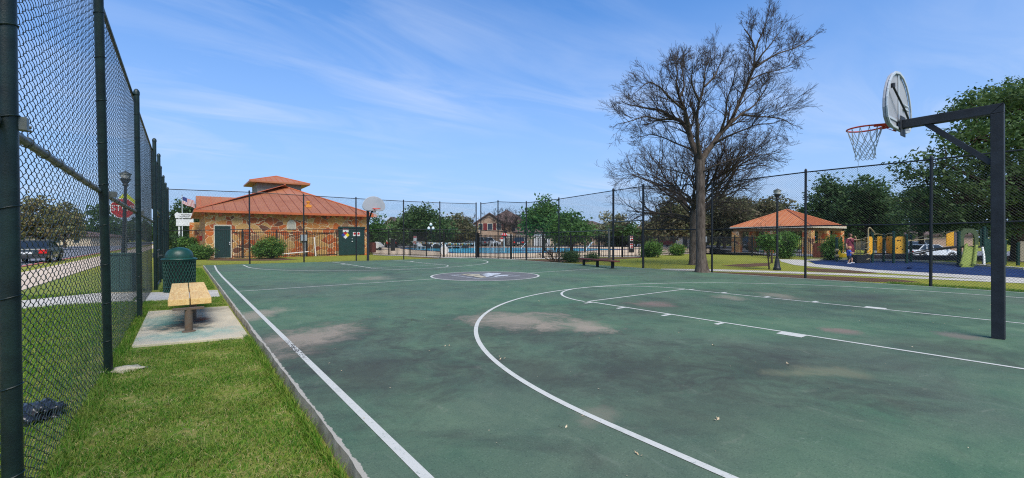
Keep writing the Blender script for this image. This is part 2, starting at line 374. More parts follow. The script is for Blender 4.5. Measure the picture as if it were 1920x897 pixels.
def concrete(name, a, b, stain=None, st=.5, sc=1.2):
    k = NM(name); p = k.pos(); f = k.noise(p, sc, 6, .62); g = k.noise(p, 26, 5, .7)
    col = k.mix(k.ramp(f, [(.34, 0.0), (.7, 1.0)]), a, b); col = k.mix(k.ramp(g, [(.3, .22), (.62, 0.0)]), col, tuple(x*.55 for x in a))
    if stain:
        for (cx, cy, rx, ry, c, amt) in stain:
            v = k.n('ShaderNodeVectorMath', {0: p, 1: (-cx, -cy, 0)}, operation='ADD').outputs[0]
            v = k.n('ShaderNodeVectorMath', {0: v, 1: (1/rx, 1/ry, 0)}, operation='MULTIPLY').outputs[0]
            ln = k.n('ShaderNodeVectorMath', {0: v}, operation='LENGTH').outputs['Value']
            h = k.math('ADD', ln, k.math('MULTIPLY_ADD', k.noise(p, 3.4, 7, .7), 2.6, -1.3)); col = k.mix(k.ramp(h, [(.35, amt), (1.0, 0.0)]), col, c)
    k.bump(g, .25, .006); return k.done(col, .9, 0, .25)
def court_mat():
    k = NM('green_court_paint'); p = k.pos()
    a = k.noise(p, .28, 5, .55, .4); b = k.noise(p, 1.5, 7, .66, .5); c = k.noise(p, 16, 6, .7); d = k.noise(p, 90, 3)
    col = k.mix(k.ramp(b, [(.32, 0.0), (.66, 1.0)]), S(68,98,74), S(92,115,89))
    col = k.mix(k.ramp(a, [(.44, 0.0), (.66, .62)]), col, S(84,88,80))                     # worn grey areas
    g2 = k.noise(p, .62, 7, .7, .6); col = k.mix(k.ramp(g2, [(.53, 0.0), (.69, .68)]), col, S(60,62,57))   # dark mildew
    g3 = k.noise(k.pos((1,1,1)), 3.1, 8, .74, 1.0); col = k.mix(k.ramp(g3, [(.60, 0.0), (.74, .38)]), col, S(140,140,122))
    col = k.mix(k.ramp(c, [(.28, .3), (.5, 0.0)]), col, S(54,76,66)); col = k.mix(k.ramp(c, [(.62, 0.0), (.8, .3)]), col, S(120,146,130))
    col = k.mix(k.ramp(d, [(.60, 0.0), (.74, .38)]), col, S(140,150,138)); col = k.mix(k.ramp(d, [(.28, .6), (.42, 0.0)]), col, S(40,52,46)); e_ = k.noise(p, 42, 5, .8); col = k.mix(k.ramp(e_, [(.3, .5), (.46, 0.0)]), col, S(46,60,54)); sc_ = k.noise(k.pos((.25, 1, 1)), 22, 5, .8, .8); col = k.mix(k.ramp(sc_, [(.64, 0.0), (.72, .35)]), col, S(146,152,138))
    st = k.noise(k.pos((1, .18, 1)), 5, 7, .75, 1.2); col = k.mix(k.ramp(st, [(.58, 0.0), (.74, .3)]), col, S(128,136,120)); col = k.mix(k.ramp(st, [(.26, .35), (.42, 0.0)]), col, S(58,66,60))
    def patch(col, px, py, wx, wy, c, amt, soft=.9):
        wx, wy = wx*1.3, wy*1.3; o = G(px, py); e = G(px+wx, py)-o; rx = e.length; ey = (G(px, py-wy)-G(px, py+wy)); ry = ey.length/2
        ang = math.atan2(e.y, e.x)
        v = k.n('ShaderNodeVectorMath', {0: p, 1: (-o.x, -o.y, 0)}, operation='ADD').outputs[0]
        v = k.n('ShaderNodeMapping', {'Vector': v, 'Rotation': (0, 0, -ang)}).outputs[0]
        v = k.n('ShaderNodeVectorMath', {0: v, 1: (1/rx, 1/ry, 0)}, operation='MULTIPLY').outputs[0]
        ln = k.n('ShaderNodeVectorMath', {0: v}, operation='LENGTH').outputs['Value']
        h = k.math('ADD', ln, k.math('MULTIPLY_ADD', k.noise(p, 1.6, 11, .78, .5), 3.2, -1.6))
        return k.mix(k.ramp(h, [(max(0, 1-soft), amt), (1, 0.0)]), col, c)
    dk, tan = S(58,57,53), S(150,137,120)
    for a_ in [(960,610,190,34,dk,.75),(585,640,120,48,dk,.7),(700,700,170,50,dk,.6),(1000,690,240,40,dk,.35),(690,505,130,7,dk,.4),(1590,560,190,24,dk,.5),(1230,690,260,40,dk,.5),(1460,690,170,40,dk,.5),(1340,760,260,50,dk,.3),(1820,660,120,28,dk,.4),(1220,575,120,18,dk,.45)]:
        col = patch(col, *a_)
    for a_ in [(970,600,90,15,tan,.75),(1080,610,70,10,tan,.6),(590,632,66,24,tan,.75),(480,590,34,10,tan,.7),(1110,615,40,7,tan,.6),(700,522,36,3,tan,.5),(1370,558,22,4,tan,.5),(1575,620,30,5,S(140,110,104),.55),(1220,570,34,5,S(140,112,104),.55),(1800,630,30,6,S(130,108,104),.5),(1460,555,26,5,tan,.45),(1560,698,60,9,S(128,128,100),.4),(1120,780,40,16,tan,.28),(1500,700,50,6,S(128,128,100),.4)]:
        col = patch(col, *a_, .7)
    # bare concrete along the chipped edge
    sp = k.n('ShaderNodeSeparateXYZ', {0: p}); ed = k.math('ADD', sp.outputs[0], k.math('MULTIPLY_ADD', k.noise(p, 7, 7, .75), .09, -.045))
    col = k.mix(k.math('LESS_THAN', ed, -7.926), col, S(164,158,144))
    k.bump(k.mix(.4, c, d), .3, .006)
    return k.done(col, k.ramp(b, [(.3, .7), (.7, .85)]), 0, .2)
# court slab with a chipped left lip
ys = np.arange(-4, 26.9, .045); rr = RNG.normal(0, 1, len(ys)); sm_ = np.convolve(rr, np.ones(5)/5, 'same')*.007+np.convolve(RNG.normal(0, 1, len(ys)), np.ones(23)/23, 'same')*.018
lip = [(-7.955+float(np.clip(s_, -.02, .02)), float(y_)) for s_, y_ in zip(sm_, ys)]
far_edge = [(-6.1, 26.85), (-3.1, 26.6), (1.3, 26.15), (4.2, 26.0), (7.2, 25.75)]
right_edge = [(7.9, 24.6), (8.1, 20.4), (7.95, 14), (7.85, 8), (7.9, 2), (7.9, -4)]
outline = lip+far_edge+right_edge
court = sheet('court', outline, 0.0, court_mat()); tag(court, kind='structure')
m = MB(); n_ = len(outline)
for i in range(n_):
    a, b = outline[i], outline[(i+1) % n_]; m.add([(a[0], a[1], -.001), (b[0], b[1], -.001), (b[0]-.015, b[1], -.3), (a[0]-.015, a[1], -.3)], [(0, 1, 2, 3)])
side = m.build('slab_side', concrete('slab_side_concrete', S(180,170,150), S(104,94,78), sc=5), court)
def line_mat():
    k = NM('line_paint'); p = k.pos(); f = k.noise(p, 5, 8, .75); g = k.noise(p, 40, 5, .7)
    col = k.mix(k.ramp(f, [(.54, 0.0), (.80, .75)]), S(188,187,178), S(120,134,120)); col = k.mix(k.ramp(g, [(.30, .75), (.42, 0.0)]), col, S(104,122,110))
    o = G(550, 655); v = k.n('ShaderNodeVectorMath', {0: p, 1: (o.x, o.y, 0)}, operation='DISTANCE').outputs['Value']
    w = k.noise(k.pos((1, .2, 1)), 70, 3); col = k.mix(k.math('MULTIPLY', k.ramp(v, [(.25, .9), (.75, 0.0)]), k.ramp(w, [(.48, 0.0), (.53, 1.0)])), col, S(70,66,62)); return k.done(col, .8, 0, .15)
LM = line_mat(); LW = .055; LZ = .004
def strip(m, pts, w, z=LZ, closed=False):
    P = [Vector((a[0], a[1], 0)) for a in pts]; N = len(P); b = len(m.v)
    for i in range(N):
        if closed: d = P[(i+1) % N]-P[i-1]
        else: d = P[min(i+1, N-1)]-P[max(i-1, 0)]
        d.normalize(); n = Vector((-d.y, d.x, 0))*(w/2); q = P[i]
        m.v += [(q.x+n.x, q.y+n.y, z), (q.x-n.x, q.y-n.y, z)]
    for i in range(N if closed else N-1):
        j = (i+1) % N; m.f.append((b+2*i, b+2*i+1, b+2*j+1, b+2*j)); m.mi.append(m.m)
def arc(cx, cy, r, a0, a1, n=72): return [(cx+r*math.cos(a0+(a1-a0)*i/n), cy+r*math.sin(a0+(a1-a0)*i/n)) for i in range(n+1)]
FT, H2, R3, C3, LEN = 5.85, 12.63, 6.29, 1.45, 25.25
def half(s):
    ym = (lambda y: y) if s > 0 else (lambda y: LEN-y)
    fl = lambda pts: [(x, ym(y)) for x, y in pts]
    e0 = -1.2 if s > 0 else -.75
    for x in (-1.83, 1.83):
        m = MB(); strip(m, fl([(x, e0), (x, FT-LW/2)]), LW)
        us = [.98*5.85] if False else [5.72, 4.86, 3.86, 2.90]
        for u in us:
            sg = 1 if x > 0 else -1; strip(m, fl([(x+sg*(LW/2+.003), u), (x+sg*.25, u)]), .075, LZ)
        sg = 1 if x > 0 else -1; strip(m, fl([(x+sg*(LW/2+.003), 1.88), (x+sg*.21, 1.88)]), .32, LZ)
        m.build('lane_line', LM, court)
    m = MB(); strip(m, fl([(-1.83-LW/2, FT), (1.83+LW/2, FT)]), LW, LZ+.002); m.build('free_throw_line', LM, court)
    m = MB(); strip(m, fl(arc(0, FT, 1.9, 0.02, math.pi-.02, 48)), LW, LZ+.001); m.build('free_throw_arc', LM, court)
    m = MB(); strip(m, fl([(R3, e0), (R3, C3)]+arc(0, C3, R3, 0, math.pi, 90)[1:-1]+[(-R3, C3), (-R3, e0)]), LW+.005, LZ); m.build('three_point_line', LM, court)
half(1); half(-1)
m = MB(); strip(m, [(-7.67, -3.6), (-7.67, 10), (-7.66, 18), (-7.62, 22), (-7.5, 26.3)], .065); m.build('sideline', LM, court)
m = MB(); strip(m, [(7.68, -3.6), (7.66, 13.2), (7.75, 20), (7.3, 25.4)], LW); m.build('sideline', LM, court)
m = MB(); strip(m, [(-7.63, H2), (-1.98, H2)], LW); strip(m, [(1.98, H2), (7.62, H2)], LW); m.build('halfcourt_line', LM, court)
k = NM('grey_circle_paint'); f = k.noise(k.pos(), 2.2, 7, .7); disc_mat = k.done(k.mix(k.ramp(f, [(.35, 0.0), (.7, 1.0)]), S(112,112,110), S(88,89,90)), .85, 0, .1)
disc = sheet('centre_disc', arc(0, H2, 1.92, 0, 2*math.pi*71/72, 71), .003, disc_mat, court)
m = MB(); strip(m, arc(0, H2, 1.93, 0, 2*math.pi*95/96, 95), .075, .007, True); m.build('centre_circle', LM, court)
gold = simple('faded_gold_paint', S(190,176,140), S(150,146,130), .7, 9); pale = simple('faded_white_paint', S(206,208,208), S(150,156,160), .7, 12)
m = MB(); c4 = [G(*q) for q in ((846,516.5),(895,523),(975,518),(915,512.2))]; strip(m, [(q.x, q.y) for q in c4], .07, .006, True); m.build('diamond_outline', pale, court)
def blob(name, mt, polys):
    m = MB()
    for j, pl in enumerate(polys):
        m.add([(*G(780+x/7.385, 490+y/7.385)[:2], .009+.002*j) for x, y in pl], [tuple(range(len(pl)))])
    m.build(name, mt, court)
blob('emblem_stroke', pale, [[(900,186),(1000,168),(1180,172),(1150,186),(1040,196)],[(930,205),(1040,196),(1080,203),(980,222)],[(1060,212),(1160,198),(1285,200),(1270,208),(1175,214),(1100,222)]])
blob('emblem_gold_stroke', gold, [[(690,200),(760,186),(880,184),(890,194),(780,208)],[(790,215),(880,200),(930,212),(985,226),(900,232)],[(620,190),(740,178),(760,183),(680,194)]])

# concrete pad under the bench, and the walk that crosses the lawn to the gate
def slab(name, poly, z0, z1, mt, bev=.01):
    m = MB(); m.prism([(p[0], p[1], z0) for p in poly], (0, 0, z1-z0)); return tag(m.build(name, mt, bevel=bev), kind='structure')
PADZ = GZ+.035
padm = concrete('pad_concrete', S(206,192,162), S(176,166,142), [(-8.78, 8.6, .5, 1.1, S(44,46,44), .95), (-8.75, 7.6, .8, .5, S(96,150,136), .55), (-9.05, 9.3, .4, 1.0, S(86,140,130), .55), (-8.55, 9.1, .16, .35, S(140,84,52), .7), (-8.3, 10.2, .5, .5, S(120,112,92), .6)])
slab('concrete_pad', [G(247,648,PADZ), G(467,630,PADZ), G(428,574,PADZ), G(278,584,PADZ)], GZ-.1, PADZ, padm)
walkm = concrete('walk_concrete', S(196,190,178), S(170,164,152))
slab('gate_path', [(-9.7, 12.85), (-8.03, 12.75), (-7.99, 14.4), (-9.7, 14.9)], GZ-.1, GZ+.02, walkm)
slab('outer_path', [(-9.74, 13.0), (-9.74, 15.2), (-10.6, 15.6), (-13.2, 13.8), (-16, 12.6), (-16, 11.6), (-12.6, 12.3), (-11, 13.2)], GZ-.1, GZ+.02, walkm)
slab('sidewalk', [(-12.5, -20), (-14.5, -20), (-14.5, 140), (-12.5, 140)], GZ-.1, GZ+.02, concrete('sidewalk_concrete', S(206,186,162), S(188,168,146)))
k = NM('asphalt'); f = k.noise(k.pos(), 1.1, 6); g = k.noise(k.pos(), 90, 3); k.bump(g, .3, .01); asph = k.done(k.mix(k.ramp(f, [(.35, 0.0), (.7, 1.0)]), S(122,122,124), S(102,102,106)), .85, 0, .3)
kerbm = concrete('kerb_concrete', S(190,184,172), S(160,152,142)); redkerb = simple('red_kerb_paint', S(196,96,84), S(172,120,104), .8, 6)
slab('kerb', [(-15.6, -30), (-15.8, -30), (-15.8, 21), (-15.6, 21)], GZ-.2, GZ+.05, kerbm); slab('red_kerb', [(-15.6, 21.003), (-15.8, 21.003), (-15.8, 160), (-15.6, 160)], GZ-.2, GZ+.05, redkerb)
tag(sheet('street', [(-15.8, -60), (-15.8, 300), (-27.5, 300), (-27.5, -60)], GZ+.006, asph), kind='structure')
m = MB()
for j in range(26): strip(m, [(-21.6, -20+j*9), (-21.6, -17+j*9)], .12, GZ+.010)
tag(m.build('street_markings', M['white']), kind='structure')
# mulch, paths and lawn edges right of the court
def mulch(name, a, b):
    k = NM(name); p = k.pos(); f = k.noise(p, 3, 7, .7); g = k.noise(p, 40, 5, .8); k.bump(g, .9, .03)
    return k.done(k.mix(k.ramp(g, [(.35, 0.0), (.65, 1.0)]), k.mix(k.ramp(f, [(.4, 0.0), (.65, 1.0)]), a, b), tuple(x*.45 for x in a)), .95, 0, .1)
mul_m = mulch('bark_mulch', S(122,92,72), S(96,76,62)); dirt_m = mulch('dry_dirt', S(156,120,76), S(124,98,60))
def area(name, pix, lift, mt, z=GZ):
    return tag(sheet(name, [G(x, y, z) for x, y in pix], z+lift, mt), kind='structure')
area('mulch_bed', [(1225,508),(1340,510.5),(1420,513),(1510,516.5),(1600,520.5),(1680,524),(1730,530),(1640,529),(1520,525),(1400,518),(1300,513)], .006, mul_m)
area('narrow_path', [(1240,504.5),(1340,505.5),(1457,509),(1560,512.5),(1640,515.5),(1760,521),(1920,529),(1920,532),(1760,525),(1640,519.5),(1560,516),(1457,512.5),(1340,509),(1240,507)], .010, walkm)
area('mulch_bed', [(1352,499),(1380,496),(1420,494),(1446,494),(1440,499),(1400,501)], .006, mul_m)
area('mulch_bed', [(1512,503),(1560,505.5),(1640,510),(1645,513),(1580,512),(1515,509)], .006, mul_m)
area('curved_path', [(1461,486.5),(1500,487.5),(1520,489),(1512,491),(1530,496),(1580,500),(1640,506.5),(1760,513),(1920,522),(1920,530),(1760,519),(1640,511.5),(1560,504),(1490,497.5),(1465,491)], .008, walkm)
k = NM('blue_rubber'); f = k.noise(k.pos(), 1.2, 5); g = k.noise(k.pos(), 60, 4); blue_r = k.done(k.mix(k.ramp(f, [(.35, 0.0), (.7, 1.0)]), k.mix(g, S(20,42,82), S(32,58,102)), S(18,36,70)), .9, 0, .2)
area('play_surface', [(1516,489.5),(1560,488),(1600,488.5),(1700,490.5),(1800,497),(1925,507),(1925,522),(1760,513),(1640,506.5),(1580,500),(1530,496)], .012, blue_r)
a_ = [G(x, y, GZ) for x, y in ((1516,488.8),(1560,487.3),(1600,487.8),(1700,489.8),(1800,496.2),(1925,506.2))]
m = MB()
for p, q in zip(a_[:-1], a_[1:]): m.bar(p+Vector((0,0,.03)), q+Vector((0,0,.03)), .22, .12)
tag(m.build('play_kerb', kerbm), kind='structure')
# pool deck and pool
deckm = concrete('pool_deck_concrete', S(226,200,166), S(208,184,152), sc=.5)
deck_pix = [(700,477.5),(770,479.5),(835,482.5),(893,483),(958,485.5),(1060,484),(1123,481.5),(1205,480.5),(1330,474.5),(1330,466.5),(1200,463.8),(1000,463),(800,462.6),(690,464)]
DZ = GZ+.02
tag(sheet('pool_deck', [G(x, y, DZ) for x, y in deck_pix], DZ, deckm), kind='structure')
area('pool_kerb_strip', [(700,479),(770,481.5),(835,484.5),(893,485),(958,487.8),(1060,486),(1123,483),(1205,482.2),(1205,481.2),(1123,482.2),(1060,484.8),(958,486.2),(893,483.6),(835,483.2),(770,480.2),(700,478.1)], .030, walkm)
k = NM('pool_water'); f = k.noise(k.pos(), 1.4, 4, .5, .6); k.bump(f, .12, .05); wat = k.done(k.mix(k.ramp(f, [(.35, 0.0), (.65, 1.0)]), S(40,176,214), S(84,210,232)), .15, 0, .25)
pool_pix = [(752,466.5),(800,465.3),(1000,465.0),(1120,467),(1180,468.3),(1120,469.8),(1075,472.5),(1010,474.8),(930,475.6),(850,475),(820,471.8),(775,469.0)]
pl = [G(x, y, DZ) for x, y in pool_pix]
tag(sheet('pool_water', pl, DZ+.006, wat), kind='structure')
m = MB(); tile = simple('dark_blue_tile', S(30,52,110), S(24,44,92), .3, 8)
for i in range(len(pl)):
    a, b = pl[i], pl[(i+1) % len(pl)]; m.bar(a+Vector((0,0,.02)), b+Vector((0,0,.02)), .45, .07)
tag(m.build('pool_edge', tile), kind='structure')
area('dirt_strip', [(765,482.5),(832,486),(892,486.5),(892,485),(835,484.6),(770,481.8)], .008, dirt_m)
area('dirt_strip', [(960,488.5),(1050,492),(1100,492.5),(1125,488),(1205,484),(1205,482.4),(1123,484),(1060,486.3)], .008, mul_m)
area('mulch_bed', [(385,488.5),(440,489.5),(520,489),(560,486.5),(520,484.5),(400,485.5)], .008, mul_m)
area('parking_lot', [(700,463),(1000,462),(1330,465.5),(1460,480.5),(1560,482),(1560,470),(1300,458.5),(1000,456),(700,457)], .004, asph)
# road beyond the playground, a metre lower
rp = [D(1640, 40), D(1980, 36), D(2100, 62), D(1640, 72)]
tag(sheet('lower_road', [(p.x, p.y) for p in rp], GZ-.66+.012, asph), kind='structure')
bm_ = MB(); A, B = D(1600, 29.3), D(1905, 27.0)
berm_pts = [A+(B-A)*t for t in np.linspace(0, 1, 12)]
bd = (D(1700, 34)-D(1700, 28)).normalized()
bv = []; 
for i, p in enumerate(berm_pts):
    for off, h in ((.2, -.06), (.9, .2), (1.7, .29), (2.6, .1), (3.6, -.4)): bv.append(p+bd*off+Vector((0, 0, h)))
bm_.add(bv, [(i*5+j, i*5+j+1, i*5+j+6, i*5+j+5) for i in range(11) for j in range(4)])
tag(auto_smooth(bm_.build('bare_bank', mulch('bank_soil', S(104,84,70), S(84,70,58)))), kind='structure')

# ------------------------------------------------------------------ grass
def blades(name, xy, h0, h1, w, mt=None, lean=.6):
    n = len(xy); a = RNG.uniform(0, 2*np.pi, n); h = RNG.uniform(h0, h1, n); l = RNG.uniform(.25, lean*2, n)*h*1.3; b = a+RNG.normal(0, .6, n)+1.57
    base = np.column_stack([xy, np.full(n, GZ-.004)+zdrop(xy[:,0], xy[:,1])]); dw = np.column_stack([np.cos(a), np.sin(a), np.zeros(n)])*(w*RNG.uniform(.6, 1.3, n))[:, None]
    mid = base+np.column_stack([np.cos(b)*l*.35, np.sin(b)*l*.35, h*.6]); tip = base+np.column_stack([np.cos(b)*l, np.sin(b)*l, h])
    V = np.stack([base-dw, base+dw, mid+dw*.7, tip, mid-dw*.7], 1).reshape(-1, 3); q = np.arange(n)[:, None]*5
    F = np.concatenate([np.concatenate([q, q+1, q+2, q+4], 1), np.concatenate([q+4, q+2, q+3, q+3], 1)])
    me_f = [tuple(f[:4]) if f[2] != f[3] else tuple(f[:3]) for f in F]
    # quads for the lower half, thin quads for the tips
    F2 = np.concatenate([np.concatenate([q, q+1, q+2, q+4], 1)]); V2 = V
    tri = np.concatenate([q+4, q+2, q+3], 1)
    F3 = np.concatenate([np.concatenate([q, q+1, q+2], 1), np.concatenate([q, q+2, q+4], 1), tri])
    o = np_obj(name, V2, F3, mt or M['grassM'])
    return tag(o, kind='stuff')
def patch_pts(n, x0, x1, y0, y1, power=1.0):
    y = y0+(y1-y0)*RNG.uniform(0, 1, n)**power; return np.column_stack([RNG.uniform(x0, x1, n), y])
pad_poly = lambda p: ~((p[:,1] > 6.95) & (p[:,1] < 10.95) & (p[:,0] > -9.36))
gp = patch_pts(190000, -9.75, -8.0, 1.0, 12.8, 1.7); gp0 = gp.copy(); gp = gp[pad_poly(gp)]
clump = np.sin(gp[:,0]*9+np.sin(gp[:,1]*4)*2)+np.sin(gp[:,1]*7+gp[:,0]*3); gp = gp[RNG.uniform(-2.6, 2, len(gp)) < clump]
o = blades('grass', gp, .016, .048, .0028); tag(o, 'short bright green grass between the fence and the court', 'grass')
st_ = gp0[pad_poly(gp0)][:15000]; o = blades('dry_grass', st_, .012, .03, .0026, M['straw'], 1.6); tag(o, 'dead straw coloured blades lying in the green grass', 'grass')
tf = np.concatenate([np.column_stack([np.full(2600, -9.42)+RNG.normal(0, .05, 2600), RNG.uniform(1.5, 12.6, 2600)]), np.column_stack([-7.99+np.abs(RNG.normal(0, .03, 2400))*-1, RNG.uniform(1.2, 6.9, 2400)])]); o = blades('grass', tf, .05, .11, .003, None, .5); tag(o, 'longer grass tufts along the fence line and the slab edge', 'grass')
gp = patch_pts(90000, -12.45, -9.7, 2.2, 16, 1.4)
def inside(P, poly):
    r = np.zeros(len(P), bool); n = len(poly)
    for i in range(n):
        (xa, ya), (xb, yb) = poly[i], poly[(i+1) % n]
        c = ((ya > P[:,1]) != (yb > P[:,1])) & (P[:,0] < (xb-xa)*(P[:,1]-ya)/(yb-ya+1e-12)+xa); r ^= c
    return r
gp = gp[~inside(gp, [(-9.74, 13.0), (-9.74, 15.2), (-10.6, 15.6), (-13.2, 13.8), (-16, 12.6), (-16, 11.6), (-12.6, 12.3), (-11, 13.2)])]; o = blades('grass', gp, .03, .075, .004); tag(o, 'mown grass seen through the tall chain link fence', 'grass')
gp = patch_pts(16000, -9.3, -8.02, 14.9, 26.5); o = blades('grass', gp, .03, .06, .005); tag(o, 'grass strip behind the bin beside the court', 'grass')
gp = patch_pts(16000, 8.0, 9.4, -3, 3.3); o = blades('grass', gp, .05, .11, .008); tag(o, 'tufty grass strip between the right fence and the path', 'grass')
# ================================================================== FENCES
def mesh_wires(a, b, za0, za1, zb0, zb1, r, p=.0711, n=3):
    """straight diagonal wires of a chain link panel, from plan point a to b; bottom/top heights at each end"""
    a = np.array(a[:2], float); b = np.array(b[:2], float); Lg = np.linalg.norm(b-a); t = (b-a)/Lg; nn = np.array([-t[1], t[0]])
    z0 = min(za0, zb0); top = lambda s: za1+(zb1-za1)*s/Lg; Hh = max(za1, zb1)-z0
    segs = []
    for fam in (1, -1):
        k0 = np.arange(-int(Hh/p)-2, int(Lg/p)+2) if fam == 1 else np.arange(0, int((Lg+Hh)/p)+2)
        for k in k0:
            s0 = k*p; sA = s0; zA = z0; sB = s0+fam*Hh; zB = z0+Hh
            # clip to 0..Lg
            lo, hi = 0.0, 1.0
            for q0, q1 in ((sA, sB),):
                d = q1-q0
                u0, u1 = (0-q0)/d, (Lg-q0)/d
                lo = max(lo, min(u0, u1)); hi = min(hi, max(u0, u1))
            if hi-lo < 1e-4: continue
            def f(u): return sA+(sB-sA)*u, zA+(zB-zA)*u
            s1, z1 = f(hi); zt = top(s1)
            if z1 > zt: hi -= (z1-zt)/Hh
            if hi-lo < 1e-4: continue
            segs.append((*f(lo), *f(hi), fam*r*.9))
    sg = np.array(segs); A = np.column_stack([a[0]+t[0]*sg[:,0]+nn[0]*sg[:,4], a[1]+t[1]*sg[:,0]+nn[1]*sg[:,4], sg[:,1]]); B = np.column_stack([a[0]+t[0]*sg[:,2]+nn[0]*sg[:,4], a[1]+t[1]*sg[:,2]+nn[1]*sg[:,4], sg[:,3]])
    d = B-A; d /= np.linalg.norm(d, axis=1)[:, None]; u = np.tile([nn[0], nn[1], 0.0], (len(d), 1)); w = np.cross(d, u)
    V = np.zeros((len(A), 2*n, 3))
    for k in range(n):
        o = (u*math.cos(2*math.pi*k/n)+w*math.sin(2*math.pi*k/n))*r; V[:, k] = A+o; V[:, n+k] = B+o
    base = np.arange(len(A))[:, None]*2*n
    F = np.concatenate([np.concatenate([base+k, base+(k+1) % n, base+n+(k+1) % n, base+n+k], 1) for k in range(n)])
    return V.reshape(-1, 3), F
def woven_wires(a, b, z0, za1, zb1, r, p=.061, n=3):
    """every wire a flattened spiral hooked into its neighbour, as a woven chain link really is"""
    a = np.array(a[:2], float); b = np.array(b[:2], float); Lg = np.linalg.norm(b-a); t = (b-a)/Lg; nn = np.array([-t[1], t[0]])
    Vs, Fs, off = [], [], 0; sub = 6; hp = p/2
    for i in range(int(Lg/p)+1):
        s0 = i*p+.5*p; top = za1+(zb1-za1)*min(1, s0/Lg); N = int((top-z0)/hp)*sub
        q = np.arange(N+1)/sub; ph = q+(i % 2)
        tri = 2*np.abs((ph % 2)-1)-1; x = np.sin(np.clip(tri, -1, 1)*np.pi/2*.92)*.5+tri*.5; x = x*(hp+r*1.1)
        sag = .004*np.sin(q*.05+i*.04)+.0015*np.sin(i*1.9)
        y = np.cos(ph*np.pi+np.pi/2)*r*1.7+sag; z = z0+q*hp+.004*np.sin(i*1.7)
        s = np.clip(s0+x, 0, Lg)
        P = np.column_stack([a[0]+t[0]*s+nn[0]*y, a[1]+t[1]*s+nn[1]*y, z])
        d = np.gradient(P, axis=0); d /= np.linalg.norm(d, axis=1)[:, None]; u = np.tile([nn[0], nn[1], 0.0], (len(P), 1)); w = np.cross(d, u); w /= np.linalg.norm(w, axis=1)[:, None]; u = np.cross(w, d)
        V = np.stack([P+(u*math.cos(2*math.pi*k/n)+w*math.sin(2*math.pi*k/n))*r for k in range(n)], 1).reshape(-1, 3)
        j = np.arange(N)[:, None]*n+off
        Fs += [np.concatenate([j+k, j+(k+1) % n, j+n+(k+1) % n, j+n+k], 1) for k in range(n)]; Vs.append(V); off += len(V)
    return np.concatenate(Vs), np.concatenate(Fs)
def ypost(x, px):                    # where along a line x = const a pixel column falls
    d = ray(px, 447); t = (x-CAM.x)/d.x; return CAM.y+d.y*t
FX = -9.42
def fence_post(root, base, top, r, mt, cap=True, ties=False):
    m = MB(); m.tube([base, top], r, 14)
    if ties:
        for z in np.arange(.25, 3.9, .42):
            f = (z-base[2])/(top[2]-base[2]); q = Vector(base)+(Vector(top)-Vector(base))*f; m.tube([q+Vector((math.cos(k*.628)*(r+.004), math.sin(k*.628)*(r+.004), .012*math.cos(k*.628))) for k in range(10)], .0035, 5, closed=True)
    if cap: m.lathe((top[0], top[1], top[2]), [(r*1.12, -.05), (r*1.12, 0), (r*.9, .03), (r*.4, .055), (.001, .06)], 14)
    return auto_smooth(m.build('post', mt, root))
def tie(m, p, r, axis):
    c = Vector(p); pts = []
    u = Vector((0,0,1)) if axis == 'h' else Vector((1,0,0)); w = Vector((1,0,0)) if axis == 'h' else Vector((0,1,0))
    for k in range(10): pts.append(c+u*(math.cos(k*.628)*r)+w*(math.sin(k*.628)*r))
    m.tube(pts, .0035, 5, closed=True)
# ---- the tall fence left of the court
lf = thing('chain_link_fence', 'tall dark green chain link fence along the lawn and street beside the bench', 'fence', (FX, 9.4, GZ))
ZTOP = 3.98; ZB = GZ-.02
lp = [(-1.2, 0, .05), (ypost(FX, 19), 0, .036), (ypost(FX, 206), -.02, .039), (ypost(FX, 262), -.01, .042), (ypost(FX, 291), 0, .048), (ypost(FX, 299), 0, .048), (20.0, 0, .04), (23.0, 0, .04), (26.0, 0, .04), (28.6, 0, .045)]
lp[0] = (lp[1][0]-3.2, 0, .05)
ends = [p[0] for p in lp]; print('left posts', [round(e, 2) for e in ends])
for i, (y, dxl, r) in enumerate(lp):
    lean = -.035 if i == 1 else 0 if i not in (2, 3) else (ypost(FX, 186)-ypost(FX, 206) if i == 2 else ypost(FX, 254)-ypost(FX, 262))*(.42 if i == 3 else .85)
    top = ZTOP+(.25 if i in (4, 5) else .02)
    fence_post(lf, (FX+dxl, y, GZ-.2), (FX+dxl*.2, y+lean, top), r, M['post_green'], ties=i < 5)
gate_lo, gate_hi = ends[4], ends[5]
m = MB(); m.tube([(FX-.06, ends[0], ZTOP-.03), (FX-.06, ends[-1], ZTOP-.03)], .021, 8); auto_smooth(m.build('top_rail', M['post_green'], lf))
RZ = 1.86
m = MB(); m.tube([(FX-.045, ends[0], RZ+.06), (FX-.045, ends[1], RZ+.05), (FX-.045, ends[2], RZ), (FX-.045, ends[4], RZ)], .024, 10)
for y in np.arange(ends[0]+.3, ends[4], .38): tie(m, (FX-.045, y, RZ+(.05*(ends[2]-y)/(ends[2]-ends[1]) if y < ends[2] else 0)), .029, 'h')
for y, RQ in zip(ends[1:4], (RZ+.05, RZ, RZ)):
    m.tube([(FX-.045, y-.16, RQ), (FX-.045, y-.09, RQ), (FX-.045, y+.09, RQ), (FX-.045, y+.16, RQ)], [.032, .036, .036, .032], 10)
    m.box(FX-.09, y-.022, RQ-.03, FX+.062, y+.022, RQ+.03)
    m.tube([(FX-.02, y+.06, RQ), (FX+.06, y+.075, RQ)], .008, 6); m.tube([(FX-.02, y+.085, RQ-.012), (FX+.055, y+.11, RQ-.014)], .006, 6)
auto_smooth(m.build('mid_rail', M['galv'], lf))
